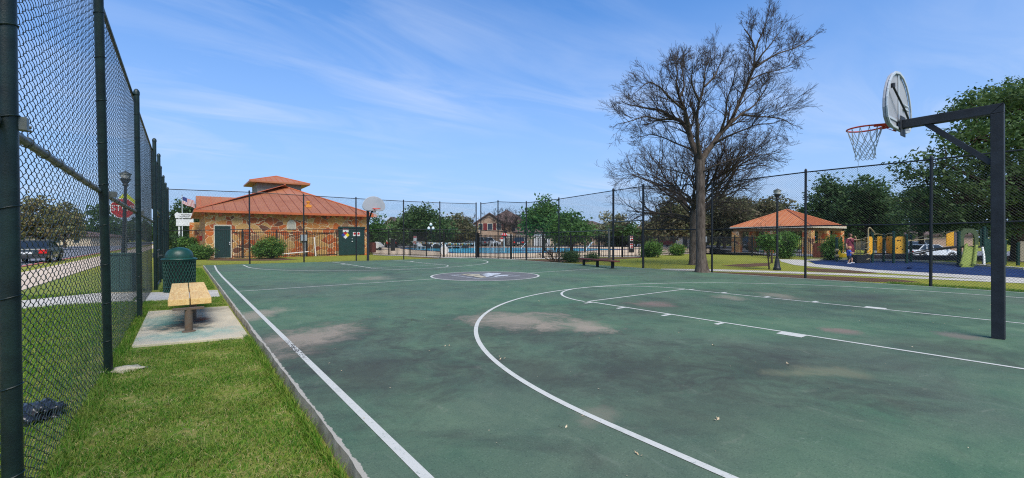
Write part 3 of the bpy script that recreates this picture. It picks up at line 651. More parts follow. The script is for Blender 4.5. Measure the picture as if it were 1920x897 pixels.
m = MB(); m.tube([(FX-.045, ends[5], RZ), (FX-.045, ends[-1], RZ-.15)], .024, 8); auto_smooth(m.build('mid_rail', M['galv'], lf))
V, F = woven_wires((FX-.075, ends[0]), (FX-.075, ends[4]), ZB, ZTOP-.03, ZTOP-.03, .0025); np_obj('chain_mesh', V, F, M['wire_green'], lf, smooth=True)
V, F = mesh_wires((FX-.075, ends[5]), (FX-.075, ends[-1]), ZB, ZTOP-.03, ZB, ZTOP-.03, .0024); np_obj('chain_mesh', V, F, M['wire_green'], lf)
V, F = mesh_wires((FX-.075, gate_lo), (FX-.075, gate_hi), 2.25, ZTOP-.03, 2.25, ZTOP-.03, .0024); np_obj('chain_mesh', V, F, M['wire_green'], lf)
g = MB(); g.tube([(FX, gate_lo, 2.22), (FX, gate_hi, 2.22)], .026, 8); auto_smooth(g.build('gate_header', M['galv'], lf))
g = MB(); ga, gb = gate_lo+.12, gate_hi-.15
g.tube([(FX, ga, GZ+.06), (FX, ga, 2.1)], .024, 8); g.tube([(FX, gb, GZ+.06), (FX, gb, 2.1)], .024, 8)
for z in (GZ+.06, 1.0, 2.1): g.tube([(FX, ga, z), (FX, gb, z)], .022, 8)
V, F = mesh_wires((FX-.03, ga), (FX-.03, gb), GZ+.06, 2.1, GZ+.06, 2.1, .0024)
gt = auto_smooth(g.build('gate', M['post_green'], lf)); np_obj('gate_mesh', V, F, M['wire_green'], gt)
g = MB(); g.box(FX-.07, ga-.09, .82, FX+.07, ga+.07, .96); g.box(FX+.07, ga-.05, .87, FX+.16, ga-.02, .9); g.build('gate_latch', M['galv'], gt)
# footing of concrete at the second post, torn bag by the wire
rk = NM('footing'); 
def lump(name, c, rx, ry, rz, mt, seed, sub=3, rough=.35):
    bm = bmesh.new(); bmesh.ops.create_icosphere(bm, subdivisions=sub, radius=1); rg = random.Random(seed); ph = [rg.uniform(0, 6) for _ in range(9)]
    for v in bm.verts:
        q = v.co; f = 1+rough*(.5*math.sin(3.1*q.x+ph[0])+.5*math.sin(3.7*q.y+ph[1])+.4*math.sin(6.2*q.z+5.1*q.x+ph[2])+.3*math.sin(9*q.y+7*q.x+ph[3])+.2*math.sin(15*q.x-11*q.y+ph[4]))
        v.co = Vector((q.x*rx*f, q.y*ry*f, q.z*rz*f))
    me = bpy.data.meshes.new(name); bm.to_mesh(me); bm.free(); o = link(name, me, mt, None, False, True); o.location = c; return o
py = ends[2]; o = lump('concrete_footing', (FX+.1, py+.02, GZ+.004), .2, .11, .035, padm, 3); tag(o, 'rough pale concrete footing round the foot of the second green fence post', 'footing')
bgp = G(90, 782, GZ)
o = lump('plastic_bag', (bgp.x-.03, bgp.y, GZ+.05), .12, .24, .07, M['bag'], 9, 4, .5); tag(o, 'crumpled black plastic bag lying in the grass against the chain link fence', 'bag')
# ---- far fence and right fence
def link_fence(label, pts, tops, rail_py, posts_r, mt, wire_r=.0025, skip=(), name='chain_link_fence', z0=GZ, headers=()):
    """pts: plan points of posts, tops: z of each; rail_py: z of mid rail at each"""
    root = thing(name, label, 'fence', (pts[0][0], pts[0][1], z0))
    for (p, t, r) in zip(pts, tops, posts_r): fence_post(root, (p[0], p[1], z0-.2), (p[0], p[1], t+.03), r, mt)
    m = MB(); m.tube([(p[0], p[1], t-.02) for p, t in zip(pts, tops)], .022, 6); auto_smooth(m.build('top_rail', mt, root))
    m = MB()
    for i in range(len(pts)-1):
        if i in skip: continue
        m.tube([(pts[i][0], pts[i][1], rail_py[i]), (pts[i+1][0], pts[i+1][1], rail_py[i+1])], .022, 6)
    auto_smooth(m.build('mid_rail', mt, root))
    Vs, Fs, off = [], [], 0
    for i in range(len(pts)-1):
        lo = z0+.03 if i not in skip else rail_py[i]
        V, F = mesh_wires(pts[i], pts[i+1], lo, tops[i]-.02, lo, tops[i+1]-.02, wire_r); Vs.append(V); Fs.append(F+off); off += len(V)
    np_obj('chain_mesh', np.concatenate(Vs), np.concatenate(Fs), M['wire_green'], root)
    return root
fpx = [(458,491,360,430), (570,492,366,430), (668,489,372,431), (757,486,377,430), (825,484.3,380,431), (893,484.5,382,432)]
fp = [Vector((FX+.02, 28.75, 0))]; ft = [ZTOP+.03]; fr = [1.78]
for a, b, c, d in fpx:
    p = G(a, b); p.y = min(p.y, 27.0) if a < 700 else p.y; fp.append(p); ft.append(ZT(p, c)); fr.append(ZT(p, d))
link_fence('tall black chain link fence across the far end of the court', fp, ft, fr, [.038]*7, M['post_black'])
rpx = [(934,485.5,378,434), (987,488,380,437), (1048,490,373,436), (1150,498.5,357,432), (1206,503,349,417), (1335,510,344,431), (1510,521,322,424), (1745,537,298,420.5)]
rp_ = [fp[-1]+Vector((.25, -.2, 0))]; rtp = [ft[-1]]; rr_ = [fr[-1]]
for a, b, c, d in rpx:
    p = G(a, b); rp_.append(p); rtp.append(ZT(p, c)); rr_.append(ZT(p, d))
rp_ += [Vector((7.9, -1.0, 0)), Vector((7.9, -4, 0))]; rtp += [3.55, 3.55]; rr_ += [1.78, 1.78]
rr_[4] = rr_[4]  # header over the opening sits higher than the rail
gi = 4
opening_z = ZT(rp_[gi], 417)
rails = list(rr_)
rf = thing('chain_link_fence', 'tall black chain link fence along the right side of the court with an open gateway', 'fence', (rp_[0].x, rp_[0].y, GZ))
for i, (p, t) in enumerate(zip(rp_, rtp)): fence_post(rf, (p.x, p.y, GZ-.2), (p.x, p.y, t+.04), (.052 if i in (4, 5) else .037), M['post_black'])
m = MB(); m.tube([(p.x, p.y, t-.02) for p, t in zip(rp_, rtp)], .022, 6); auto_smooth(m.build('top_rail', M['post_black'], rf))
r5 = ZT(rp_[5], 430.5)
for i in range(len(rp_)-1):
    if i == gi: continue
    z0_, z1_ = (r5 if i == 5 else rails[i]), rails[i+1]
    m = MB(); m.tube([(rp_[i].x, rp_[i].y, z0_), (rp_[i+1].x, rp_[i+1].y, z1_)], .024, 6); auto_smooth(m.build('mid_rail', M['galv'] if i == 3 else M['post_black'], rf))
m = MB(); m.tube([(rp_[4].x, rp_[4].y, opening_z), (rp_[5].x, rp_[5].y, opening_z+.02)], .03, 8); auto_smooth(m.build('gateway_header', M['galv'], rf))
Vs, Fs, off = [], [], 0
for i in range(len(rp_)-1):
    lo = opening_z if i == gi else GZ+.05
    V, F = mesh_wires(rp_[i], rp_[i+1], lo, rtp[i]-.02, lo, rtp[i+1]-.02, .0025); Vs.append(V); Fs.append(F+off); off += len(V)
np_obj('chain_mesh', np.concatenate(Vs), np.concatenate(Fs), M['wire_green'], rf)

# ---- iron picket fences of the pool and the park
def picket_fence(label, pix, tops, name='iron_fence', post_every=2.4, skip=(), z=GZ, pw=.03, gap=.135):
    P = [G(x, y, z) for x, y in pix]; T = [ZT(p, t) for p, t in zip(P, tops)]
    root = thing(name, label, 'fence', P[0])
    rails = [MB(), MB()]; pk = MB()
    for i in range(len(P)-1):
        if i in skip: continue
        a, b = P[i], P[i+1]; Lg = (b-a).length; up_ = lambda q, zz: Vector((q.x, q.y, zz))
        for f in (0, 1):
            za, zb = (T[i]-.10 if f == 0 else z+.13), (T[i+1]-.10 if f == 0 else z+.13); rails[f].bar(up_(a, za), up_(b, zb), .035, .04)
        n = max(1, int(Lg/gap))
        for j in range(n):
            t = (j+.5)/n; q = a+(b-a)*t; tz = T[i]+(T[i+1]-T[i])*t; pk.bar((q.x, q.y, z+.05), (q.x, q.y, tz-.02), pw)
        kx = max(1, round(Lg/post_every))
        for j in range(kx+(1 if i == len(P)-2 or i+1 in skip else 0)):
            q = a+(b-a)*(j/kx); tz = T[i]+(T[i+1]-T[i])*(j/kx); m = MB(); m.bar((q.x, q.y, z-.1), (q.x, q.y, tz+.08), .065); m.box(q.x-.04, q.y-.04, tz+.08, q.x+.04, q.y+.04, tz+.11); m.build('post', M['iron'], root)
    [q.build('rail', M['iron'], root) for q in rails]; pk.build('pickets', M['iron'], root); return root
picket_fence('black iron picket fence in front of the stone building behind the far basketball hoop', [(396,485.5),(455,484.5),(519,483.2),(575,481.5),(632,480)], [433,433.5,434,434.5,435])
picket_fence('black iron picket fence along the near edge of the pool deck behind the end fence', [(692,478.5),(769,480.5),(832,483.3),(896,484.2)], [434,434.5,435,437])
picket_fence('black iron picket fence along the pool right of the fence corner', [(898,484.2),(958,487),(1018,485.2),(1070,483.5),(1123,482.3),(1167,482.8),(1203,481.8)], [440,441,441,441,441.5,442,442.5])
picket_fence('black iron picket fence behind the bare tree running past the orange roofed pavilion', [(1206,480.5),(1262,478),(1324,475.2),(1410,481),(1442,482.5),(1509,484.2),(1578,485)], [442.5,443,443,444,444,446,447])
picket_fence('long black iron fence far behind the pool in front of the parking lot', [(700,463.2),(800,462.2),(1000,462.6),(1120,463.2),(1205,463.6)], [446,446,446,446,446], post_every=4, gap=.26, pw=.055)
# ================================================================== BASKETBALL HOOPS
def rot2(m_, cb): m_.v = [cb(Vector(p)) for p in m_.v]
FAN = [(-.38, 0), (-.55, .035), (-.645, .11), (-.685, .24), (-.672, .37), (-.62, .50), (-.53, .63), (-.40, .745), (-.22, .83), (0, .862)]
FAN = FAN+[(-x, z) for x, z in reversed(FAN[:-1])]
def hoop(label, loc, rz, arm=1.02, seed=0):
    """pole at the origin, board and rim towards local +y"""
    t = thing('basketball_hoop', label, 'basketball hoop', loc, rz, 'basketball hoops of the court')
    w = .124; top = 3.14
    m = MB(); m.box(-w/2, -w/2, -.05, w/2, w/2, top-w); m.hexa([(-w/2,-w/2,top-w),(w/2,-w/2,top-w),(w/2,w/2,top-w),(-w/2,w/2,top-w),(-w/2,-w/2,top),(w/2,-w/2,top),(w/2,w/2-w+.004,top),(-w/2,w/2-w+.004,top)])
    m.build('pole', M['hoop_black'], t, False, bevel=.008)
    ah = .122; m = MB(); m.hexa([(-w/2,w/2,top-w),(w/2,w/2,top-w),(w/2,arm,top-ah),(-w/2,arm,top-ah),(-w/2,-w/2+.006,top+.002),(w/2,-w/2+.006,top+.002),(w/2,arm,top+.002),(-w/2,arm,top+.002)])
    m.box(-.13, arm, top-.24, .13, arm+.012, top+.06); m.build('arm', M['hoop_black'], t, False, bevel=.006)
    m = MB(); m.bar((0, w/2-.01, 2.36), (0, arm*.74, top-w+.03), .072, .072); m.build('brace', M['hoop_black'], t, False, bevel=.005)
    by = arm+.06; bz = 3.01
    b = MB(); b.prism([(x, by, bz+z) for x, z in FAN], (0, .035, 0)); bo = b.build('backboard', M['board'], t, False, bevel=.012)
    r_ = MB(); n = len(FAN)
    for i in range(n):
        (x0, z0), (x1, z1) = FAN[i], FAN[(i+1) % n]; r_.bar((x0*.985, by-.018, bz+.006+z0*.985), (x1*.985, by-.018, bz+.006+z1*.985), .036, .022, (0, 1, 0))
    r_.bar((.0, by-.008, bz+.02), (.0, by-.008, bz+.83), .05, .012, (0, 1, 0))
    r_.bar((-.60, by-.008, bz+.12), (.60, by-.008, bz+.12), .03, .012, (0, 1, 0))
    for x, z in ((.36, .42), (.36, .36)): r_.bar((x-.12, by-.02, bz+z), (x+.12, by-.02, bz+z), .025, .02, (0, 1, 0))
    r_.build('back_rib', M['board_rib'], bo, False, bevel=.004)
    s = MB(); s.tube([(-.52, by-.05, bz+.56), (0, by-.085, bz+.26), (.54, by-.05, bz+.10)], .014, 8)
    s.lathe((-.52, by-.055, bz+.53), [(.025, 0), (.025, .06)], 10); auto_smooth(s.build('board_strut', M['post_black'], bo, False))
    rz0 = 3.115; ry = by+.035+.15+.2286
    m = MB(); m.tube([(.2286*math.cos(a), ry+.2286*math.sin(a), rz0) for a in np.linspace(0, 2*math.pi, 41)[:-1]], .0125, 8, closed=True)
    for sx in (-1, 1): m.bar((sx*.06, by+.03, rz0-.012), (sx*.165, ry-.158, rz0-.008), .022, .04)
    m.box(-.07, by+.036, rz0-.115, .07, by+.046, rz0+.02); m.hexa([(-.06, by+.046, rz0-.02), (.06, by+.046, rz0-.02), (.085, ry-.226, rz0-.012), (-.085, ry-.226, rz0-.012), (-.06, by+.046, rz0-.006), (.06, by+.046, rz0-.006), (.085, ry-.226, rz0+.004), (-.085, ry-.226, rz0+.004)])
    m.bar((0, by+.05, rz0-.11), (0, ry-.22, rz0-.01), .08, .008)
    ro = auto_smooth(m.build('rim', M['rim'], t, False))
    rg = random.Random(seed); m = MB(); lv = [(.224, 0), (.165, .17), (.150, .235), (.138, .30), (.130, .365), (.132, .43), (.138, .475)]
    pts = [[(r*math.cos(2*math.pi*(i+.5*(j % 2))/12)+rg.uniform(-.008, .008)*(j > 0)+.012*j*.4, ry+r*math.sin(2*math.pi*(i+.5*(j % 2))/12)+rg.uniform(-.008, .008)*(j > 0), rz0-.01-z-rg.uniform(-.006, .02)*(j > 0)) for i in range(12)] for j, (r, z) in enumerate(lv)]
    for j in range(len(lv)-1):
        for i in range(12):
            if j == len(lv)-2 and i in (3, 4, 9): continue
            a = pts[j][i]
            for q in (i-1, i) if j % 2 == 0 else (i, i+1):
                b = pts[j+1][q % 12]; mid = (Vector(a)+Vector(b))/2+Vector((rg.uniform(-.006, .006), rg.uniform(-.006, .006), -.006)); m.tube([a, mid, b], .0042, 4, cap=False)
    e = Vector(pts[-1][2]); m.tube([e, e+Vector((.02, 0, -.05)), e+Vector((.01, .01, -.12)), e+Vector((.03, .01, -.18))], .0026, 4)
    m.build('net', M['net'], ro, False, smooth=True)
    return t
nh = hoop('black basketball hoop standing large at the near right, its backboard seen edge on', (.0, .10, 0), 0, .96, 1)
nh.rotation_euler = (-FWD.x*R(.7), -FWD.y*R(.7), 0)
fh = G(690, 489); hoop('distant basketball hoop whose grey white fan backboard faces the viewer', (fh.x, fh.y, 0), math.pi, 1.05, 2)

# ================================================================== BENCH, BIN, CABINET, LAMPS, SIGNS ON THE LEFT
bz = .385; c = [G(311, 564, bz), G(392, 562, bz), G(388, 531, bz), G(325, 532, bz)]
bx0 = (c[0].x+c[3].x)/2; bx1 = (c[1].x+c[2].x)/2; by0 = c[0].y; by1 = c[3].y
bt = thing('bench', 'backless bench with two yellow pine planks on round rusty posts beside the court', 'bench', ((bx0+bx1)/2, (by0+by1)/2, PADZ))
wm = (bx1-bx0)/2-.008; print('bench', bx0, bx1, by0, by1)
for sx in (-1, 1):
    m = MB(); x0, x1 = (-(wm+.008), -.008) if sx < 0 else (.008, wm+.008); m.box(x0, (by0-by1)/2, bz-.095-PADZ, x1, (by1-by0)/2, bz-PADZ); m.build('plank', M['wood'], bt, False, bevel=.006)
for py_, px_ in ((622, 354), (600, 362)):
    g0 = G(px_, py_, PADZ); m = MB(); x = g0.x-bt.location.x; y = g0.y-bt.location.y
    m.tube([(x, y, -.02), (x, y, bz-.12-PADZ)], .052, 16); m.box(x-.2, y-.05, bz-.125-PADZ, x+.2, y+.05, bz-.097-PADZ); m.lathe((x, y, 0), [(.09, 0), (.088, .012), (.06, .02)], 16); auto_smooth(m.build('leg', M['rust'], bt, False))
bg_ = G(337, 548, GZ); bt = thing('trash_can', 'round dark green trash can with a domed lid and perforated sides', 'trash can', (bg_.x, bg_.y, GZ+.02))
m = MB(); m.lathe((0, 0, 0), [(.345, .02), (.36, .9), (.30, .9)], 32); auto_smooth(m.build('liner', plain('bin_inside', S(10,24,20), .7), bt, False))
m = MB(); n = 30
for k_ in range(n):
    for sg in (-1, 1):
        m.tube([((.352+.016*j/8)*math.cos(2*math.pi*k_/n+sg*j*.115), (.352+.016*j/8)*math.sin(2*math.pi*k_/n+sg*j*.115), .03+.84*j/8) for j in range(9)], .0105, 4, cap=False)
for z, r in ((.02, .356), (.86, .372), (.14, .357)): m.tube([(r*math.cos(a), r*math.sin(a), z) for a in np.linspace(0, 2*math.pi, 33)[:-1]], .016, 6, closed=True)
m.build('body', M['bin_green'], bt, False, smooth=True)
m = MB(); m.lathe((0, 0, .88), [(.405, 0), (.415, .02), (.40, .045), (.325, .06), (.325, .09), (.315, .16), (.275, .24), (.20, .305), (.10, .34), (.002, .35)], 36); auto_smooth(m.build('lid', M['bin_green'], bt, False), 50)
cg = G(233, 549, GZ); t = thing('utility_cabinet', 'green metal utility cabinet standing behind the tall fence', 'utility cabinet', (cg.x, cg.y, GZ), -.35)
m = MB(); m.box(-.27, -.2, .04, .27, .2, 1.05); m.build('body', M['cab_green'], t, False, bevel=.012)
m = MB(); m.box(-.30, -.23, 1.052, .30, .23, 1.10); m.build('lid', M['cab_green'], t, False, bevel=.01)
m = MB(); m.box(-.24, -.212, .1, -.01, -.202, 1.0); m.box(.01, -.212, .1, .24, -.202, 1.0); m.build('door', M['cab_green'], t, False, bevel=.004)
m = MB(); m.box(-.33, -.26, -.05, .33, .26, .038); m.build('plinth', padm, t, False)
def park_lamp(label, p, h, lean=0, z0=GZ):
    t = thing('lamp_post', label, 'lamp post', (p[0], p[1], z0), 0); H_ = h-z0
    m = MB(); m.lathe((0, 0, 0), [(.16, -.05), (.16, .10), (.125, .14), (.10, .4), (.075, .5), (.07, .55)], 16); auto_smooth(m.build('base', M['post_black'], t, False))
    m = MB(); m.tube([(0, 0, .5), (lean*.5, 0, H_*.5), (lean, 0, H_-.42)], [.052, .047, .043], 14); auto_smooth(m.build('shaft', M['post_black'], t, False))
    m = MB(); m.lathe((lean, 0, H_-.48), [(.058, 0), (.085, .04), (.065, .09), (.14, .22), (.15, .25)], 16); auto_smooth(m.build('collar', M['post_black'], t, False))
    m = MB(); m.lathe((lean, 0, H_-.24), [(.11, 0), (.145, .14), (.135, .15)], 12); auto_smooth(m.build('lamp_globe', M['glass_lamp'], t, False))
    m = MB(); m.lathe((lean, 0, H_-.09), [(.17, 0), (.16, .03), (.06, .09), (.03, .10), (.002, .13)], 16); auto_smooth(m.build('lamp_cap', M['galv'], t, False)); return t
lp_ = G(1457, 507, GZ); park_lamp('black park lamp post on the grass in front of the pavilion', lp_, ZT(lp_, 355))
p = D(229, 14.5); park_lamp('park lamp post behind the left fence in front of the red stop sign', p, ZT(p, 322), .1)
# stop sign with the yellow warning sign beside it
p = D(231, 19); zc = ZT(p, 391); t = thing('stop_sign', 'red octagonal stop sign by the street seen through the left fence', 'stop sign', (p.x, p.y, GZ), -YAW+.45)
m = MB(); m.bar((0, .03, -.1), (0, .03, zc-GZ+.3), .05); m.build('post', M['galv'], t, False)
oc = lambda r, y: [(r*math.cos(math.pi/8+i*math.pi/4), y, zc-GZ+r*math.sin(math.pi/8+i*math.pi/4)) for i in range(8)]
m = MB(); m.prism(oc(.46, 0), (0, .006, 0)); b = m.build('sign_plate', M['white'], t, False)
m = MB(); m.prism(oc(.43, -.004), (0, .003, 0)); m.build('red_face', M['red'], b, False)
def text(body, size, loc, rx, rz, mt, parent, depth=.002, name='lettering'):
    cu = bpy.data.curves.new(name, 'FONT'); cu.body = body; cu.size = size; cu.align_x = 'CENTER'; cu.align_y = 'CENTER'; cu.extrude = depth; cu.materials.append(mt)
    o = bpy.data.objects.new(name, cu); COL.objects.link(o); o.parent = parent; o.location = loc; o.rotation_euler = (rx, 0, rz)
    bpy.context.view_layer.update(); me = bpy.data.meshes.new_from_object(o.evaluated_get(bpy.context.evaluated_depsgraph_get())); q = bpy.data.objects.new(name, me); COL.objects.link(q); q.parent = parent; q.location = loc; q.rotation_euler = (rx, 0, rz); bpy.data.objects.remove(o); return q
text('STOP', .33, (0, -.008, zc-GZ), math.pi/2, 0, M['white'], b)
p = D(236, 20.5); zc = ZT(p, 383); t = thing('warning_sign', 'fluorescent yellow diamond warning sign partly behind the red stop sign', 'warning sign', (p.x, p.y, GZ), -YAW+.2)
m = MB(); m.bar((0, .03, -.1), (0, .03, zc-GZ+.4), .05); m.build('post', M['galv'], t, False)
m = MB(); m.prism([(-.56, 0, zc-GZ), (0, 0, zc-GZ-.56), (.56, 0, zc-GZ), (0, 0, zc-GZ+.56)], (0, .006, 0)); b = m.build('sign_plate', M['yellow_green'], t, False)
m = MB(); m.bar((-.12, -.004, zc-GZ-.25), (0, -.004, zc-GZ+.08), .08, .006, (0, 1, 0)); m.bar((.14, -.004, zc-GZ-.25), (0, -.004, zc-GZ+.06), .07, .006, (0, 1, 0)); m.lathe((0, -.004, zc-GZ+.18), [(.07, -.01), (.07, .01)], 10); m.build('pictogram', M['dark'], b, False)

# ================================================================== STONE POOL BUILDING
WY = 38.5
def onY(px, py, Yp=WY):
    d = ray(px, py); t = (Yp-CAM.y)/d.y; return Vector((CAM.x+d.x*t, Yp, CAM.z+d.z*t))
xl = onY(385, 470).x; xr = onY(688, 470).x; ze = onY(540, 400).z; yb = 52.0
bld = thing('pool_building', 'stone pool building with orange metal hip roof, green doors and a small cupola', 'building', ((xl+xr)/2, WY, GZ))
m = MB(); m.box(xl, WY, GZ-.2, xr, yb, ze+.15); m.build('wall', M['stone'], bld)
ov = .62; ex0, ex1, ey0, ey1 = xl-ov, xr+ov, WY-ov, yb+ov
zE = ZT((ex0, ey0), 393.5); pA = D(531, 43.5); A1 = Vector((pA.x, pA.y, ZT(pA, 349.5))); A2 = Vector((pA.x, 46.5, A1.z))
def hip(m, c, a1, a2, th=.09):
    e = [Vector(q) for q in c]; off = Vector((0, 0, th))
    m.add([e[0], e[1], a1, ], [(0, 1, 2)]); m.add([e[1], e[2], a2, a1], [(0, 1, 2, 3)]); m.add([e[2], e[3], a2], [(0, 1, 2)]); m.add([e[3], e[0], a1, a2], [(0, 1, 2, 3)])
    m.add([q-off for q in e], [(0, 3, 2, 1)])
    for i in range(4): a, b = e[i], e[(i+1) % 4]; m.add([a-off, b-off, b, a], [(0, 1, 2, 3)])
cs = [(ex0, ey0, zE), (ex1, ey0, zE), (ex1, ey1, zE), (ex0, ey1, zE)]
m = MB(); hip(m, cs, A1, A2); m.m = 1
x = ex0+.35
while x < ex1-.1:
    s = (x-ex0)/(A1.x-ex0) if x < A1.x else (ex1-x)/(ex1-A1.x); q = Vector((x, ey0+s*(A1.y-ey0), zE+s*(A1.z-zE))); m.bar((x, ey0, zE+.012), q+Vector((0, 0, .012)), .03, .05); x += .74
y = ey0+.5
while y < ey1:
    s = min(1, (y-ey0)/(A1.y-ey0), (ey1-y)/(ey1-A2.y))
    for xe in (ex0, ex1): m.bar((xe, y, zE+.012), (xe+s*(A1.x-xe), y, zE+s*(A1.z-zE)+.012), .03, .05)
    y += .74
ro = m.build('roof', [M['roof'], roof_mat('roof_seam', S(140,78,58), S(128,70,52))], bld)
m = MB()
for q in cs[:2]: m.tube([Vector(q)+Vector((0, 0, .03)), A1+Vector((0, 0, .03))], .06, 6)
m.tube([A1+Vector((0, 0, .03)), A2+Vector((0, 0, .03))], .06, 6); m.build('ridge_cap', M['roof_trim'], ro)
m = MB(); m.bar((ex0-.02, ey0-.03, zE-.08), (ex1+.02, ey0-.03, zE-.08), .07, .17); m.bar((ex0-.035, ey0+.01, zE-.08), (ex0-.035, ey1, zE-.08), .07, .17); m.bar((ex1+.035, ey0+.01, zE-.08), (ex1+.035, ey1, zE-.08), .07, .17); m.build('fascia', M['roof_trim'], bld)
for px in (380, 413, 455, 496, 534, 579, 613, 647, 677):
    x = onY(px, 404).x; m = MB(); m.hexa([(x-.09, WY-.005, zE-.42), (x+.09, WY-.005, zE-.42), (x+.09, WY-.002, zE-.12), (x-.09, WY-.002, zE-.12), (x-.09, WY-.52, zE-.30), (x+.09, WY-.52, zE-.30), (x+.09, WY-.52, zE-.17), (x-.09, WY-.52, zE-.17)]); m.build('bracket', M['roof_trim'], bld)
cp = D(519, 48.5); czE = ZT(cp, 346.5); czT = ZT(cp, 330.5); h = 2.1; hr = 2.85
m = MB(); m.box(cp.x-h, cp.y-h, A1.z-1.6, cp.x+h, cp.y+h, czE+.1); cu_ = m.build('cupola', M['stucco'], bld)
m = MB(); q = [(cp.x-hr, cp.y-hr, czE), (cp.x+hr, cp.y-hr, czE), (cp.x+hr, cp.y+hr, czE), (cp.x-hr, cp.y+hr, czE)]; ap = Vector((cp.x, cp.y, czT)); hip(m, q, ap, ap+Vector((0, .02, 0)), .16); m.m = 1
for i in range(1, 11):
    f = i/11; x = cp.x-hr+2*hr*f; s = min(f, 1-f)*2; m.bar((x, cp.y-hr, czE+.01), (x, cp.y-hr+s*hr, czE+s*(czT-czE)+.01), .03, .05)
for q_ in q[:2]: m.tube([q_, ap], .06, 6)
m.build('cupola_roof', [M['roof'], M['roof_trim']], cu_)
wl = D(363, 47); wy0 = 43.4; wx1 = A1.x-1; wzr = ZT((wl.x, wy0+2.6), 367.5); wze = ZT((wl.x, wy0), 388.5)
m = MB(); m.prism([(wl.x, wy0, wze), (wl.x, wy0+2.6, wzr), (wl.x, wy0+5.2, wze), (wl.x, wy0+5.2, wze-.12), (wl.x, wy0, wze-.12)], (wx1-wl.x, 0, 0)); m.m = 1; x = wl.x+.3
while x < wx1: m.bar((x, wy0, wze+.01), (x, wy0+2.6, wzr+.01), .03, .05); x += .74
m.bar((wl.x-.03, wy0-.03, wze-.06), (wx1, wy0-.03, wze-.06), .06, .16); m.build('wing_roof', [M['roof'], M['roof_trim']], bld)
m = MB(); m.box(wl.x+.7, wy0+.6, GZ-.2, xl+.5, wy0+4.6, wze-.05); m.build('wing_wall', M['stone'], bld)
for px in (362, 371):
    q = D(px, 44); m = MB(); m.box(q.x-.28, q.y-.28, GZ-.1, q.x+.28, q.y+.28, 3.0); m.build('column', M['stone'], bld)
def wallbox(name, pA, pB, y0, y1, mt, parent, bev=0):
    a, b = onY(*pA), onY(*pB); m = MB(); m.box(a.x, WY+y0, b.z, b.x, WY+y1, a.z); return m.build(name, mt, parent, bevel=bev)
fr = wallbox('door_frame', (400.5, 421.5), (434.5, 483.5), -.05, .02, M['trim_white'], bld)
d1 = wallbox('door', (402.5, 424), (432.5, 482.5), -.08, -.053, M['door_green'], bld)
a, b = onY(403, 425), onY(432, 482); m = MB()
for j in range(1, 8): x = a.x+(b.x-a.x)*j/8; m.box(x-.008, WY-.084, b.z+.05, x+.008, WY-.0805, a.z-.05)
m.build('groove', M['dark'], d1)
hd = onY(430.5, 455); m = MB(); m.lathe((hd.x, WY-.12, hd.z), [(.04, -.03), (.045, .03)], 10); m.lathe((hd.x, WY-.11, hd.z-.13), [(.04, -.03), (.045, .03)], 10); m.build('handle', M['white_metal'], d1)
d2 = wallbox('double_door', (634, 425.5), (683, 477.3), -.10, -.03, M['door_green'], bld)
ln = wallbox('door_lintel', (633, 425), (684, 429), -.16, -.101, M['door_green'], d2)
hd = onY(659.5, 448); m = MB(); m.lathe((hd.x, WY-.14, hd.z), [(.035, -.03), (.04, .03)], 10); m.lathe((hd.x, WY-.14, hd.z-.23), [(.045, -.04), (.05, .04)], 10); m.build('handle', M['white_metal'], d2)
# arched vent
a, b = onY(538, 413), onY(555, 431); cx_ = (a.x+b.x)/2; rv = (b.x-a.x)/2; zs = a.z-rv
arch = lambda r, z0: [(cx_-r, WY-.06, z0), (cx_+r, WY-.06, z0)]+[(cx_+r*math.cos(t), WY-.06, zs+r*math.sin(t)) for t in np.linspace(0, math.pi, 15)]
m = MB(); m.prism(arch(rv, b.z), (0, .07, 0)); v = m.build('arched_vent', M['trim_white'], bld)
m = MB(); m.prism([(p_[0], WY-.075, p_[2]) for p_ in arch(rv*.68, b.z+.12)], (0, .012, 0))
v2 = m.build('vent_panel', plain('vent_grey', S(176,172,158), .7), v)
m = MB()
for j in range(8): z = b.z+.15+j*.085; m.box(cx_-rv*.6, WY-.085, z, cx_+rv*.6, WY-.078, z+.03)
m.build('louvre', M['trim_white'], v2)
# roof vent, electrical box, signs, pipes
rvp = onY(578, 387, WY+1.4); m = MB(); ob = M['yellow']; ov_m = plain('orange_vent', S(222,146,46), .5); m.box(rvp.x-.22, rvp.y-.2, rvp.z-.1, rvp.x+.22, rvp.y+.2, rvp.z+.1); m.lathe((rvp.x, rvp.y, rvp.z), [(.10, 0), (.10, .3), (.17, .3), (.18, .4), (.05, .45)], 12); m.build('roof_vent', ov_m, bld)
eb = wallbox('electrical_box', (563, 440.5), (574.5, 452), -.24, -.004, M['cabinet_grey'], None, .01); tag(eb, 'grey electrical box mounted low on the stone wall behind the pickets', 'electrical box')
m = MB(); e1 = onY(571.5, 452); m.tube([(e1.x, WY-.1, e1.z), (e1.x, WY-.1, GZ)], .035, 8); m.build('conduit', M['cabinet_grey'], eb)
m = MB(); a, b = onY(519, 477.5), onY(577, 472); m.tube([(a.x, WY-.35, a.z), (b.x, WY-.3, b.z)], .045, 8); tag(auto_smooth(m.build('pipe', M['pvc'])), 'long pale pipe lying almost level along the foot of the stone wall', 'pipe')
m = MB(); a, b = onY(588.5, 445), onY(590.5, 480); m.tube([(a.x, WY-.12, a.z), (b.x, WY-.3, GZ+.02)], .05, 8); tag(auto_smooth(m.build('pipe', M['pvc'])), 'white pipe leaning upright against the stone wall left of the double door', 'pipe')
s0 = onY(647, 441); r = .34; Yf = WY-.108
t = thing('hazard_sign', 'four colour hazard diamond sign on the left leaf of the double door', 'sign', (s0.x, Yf, s0.z))
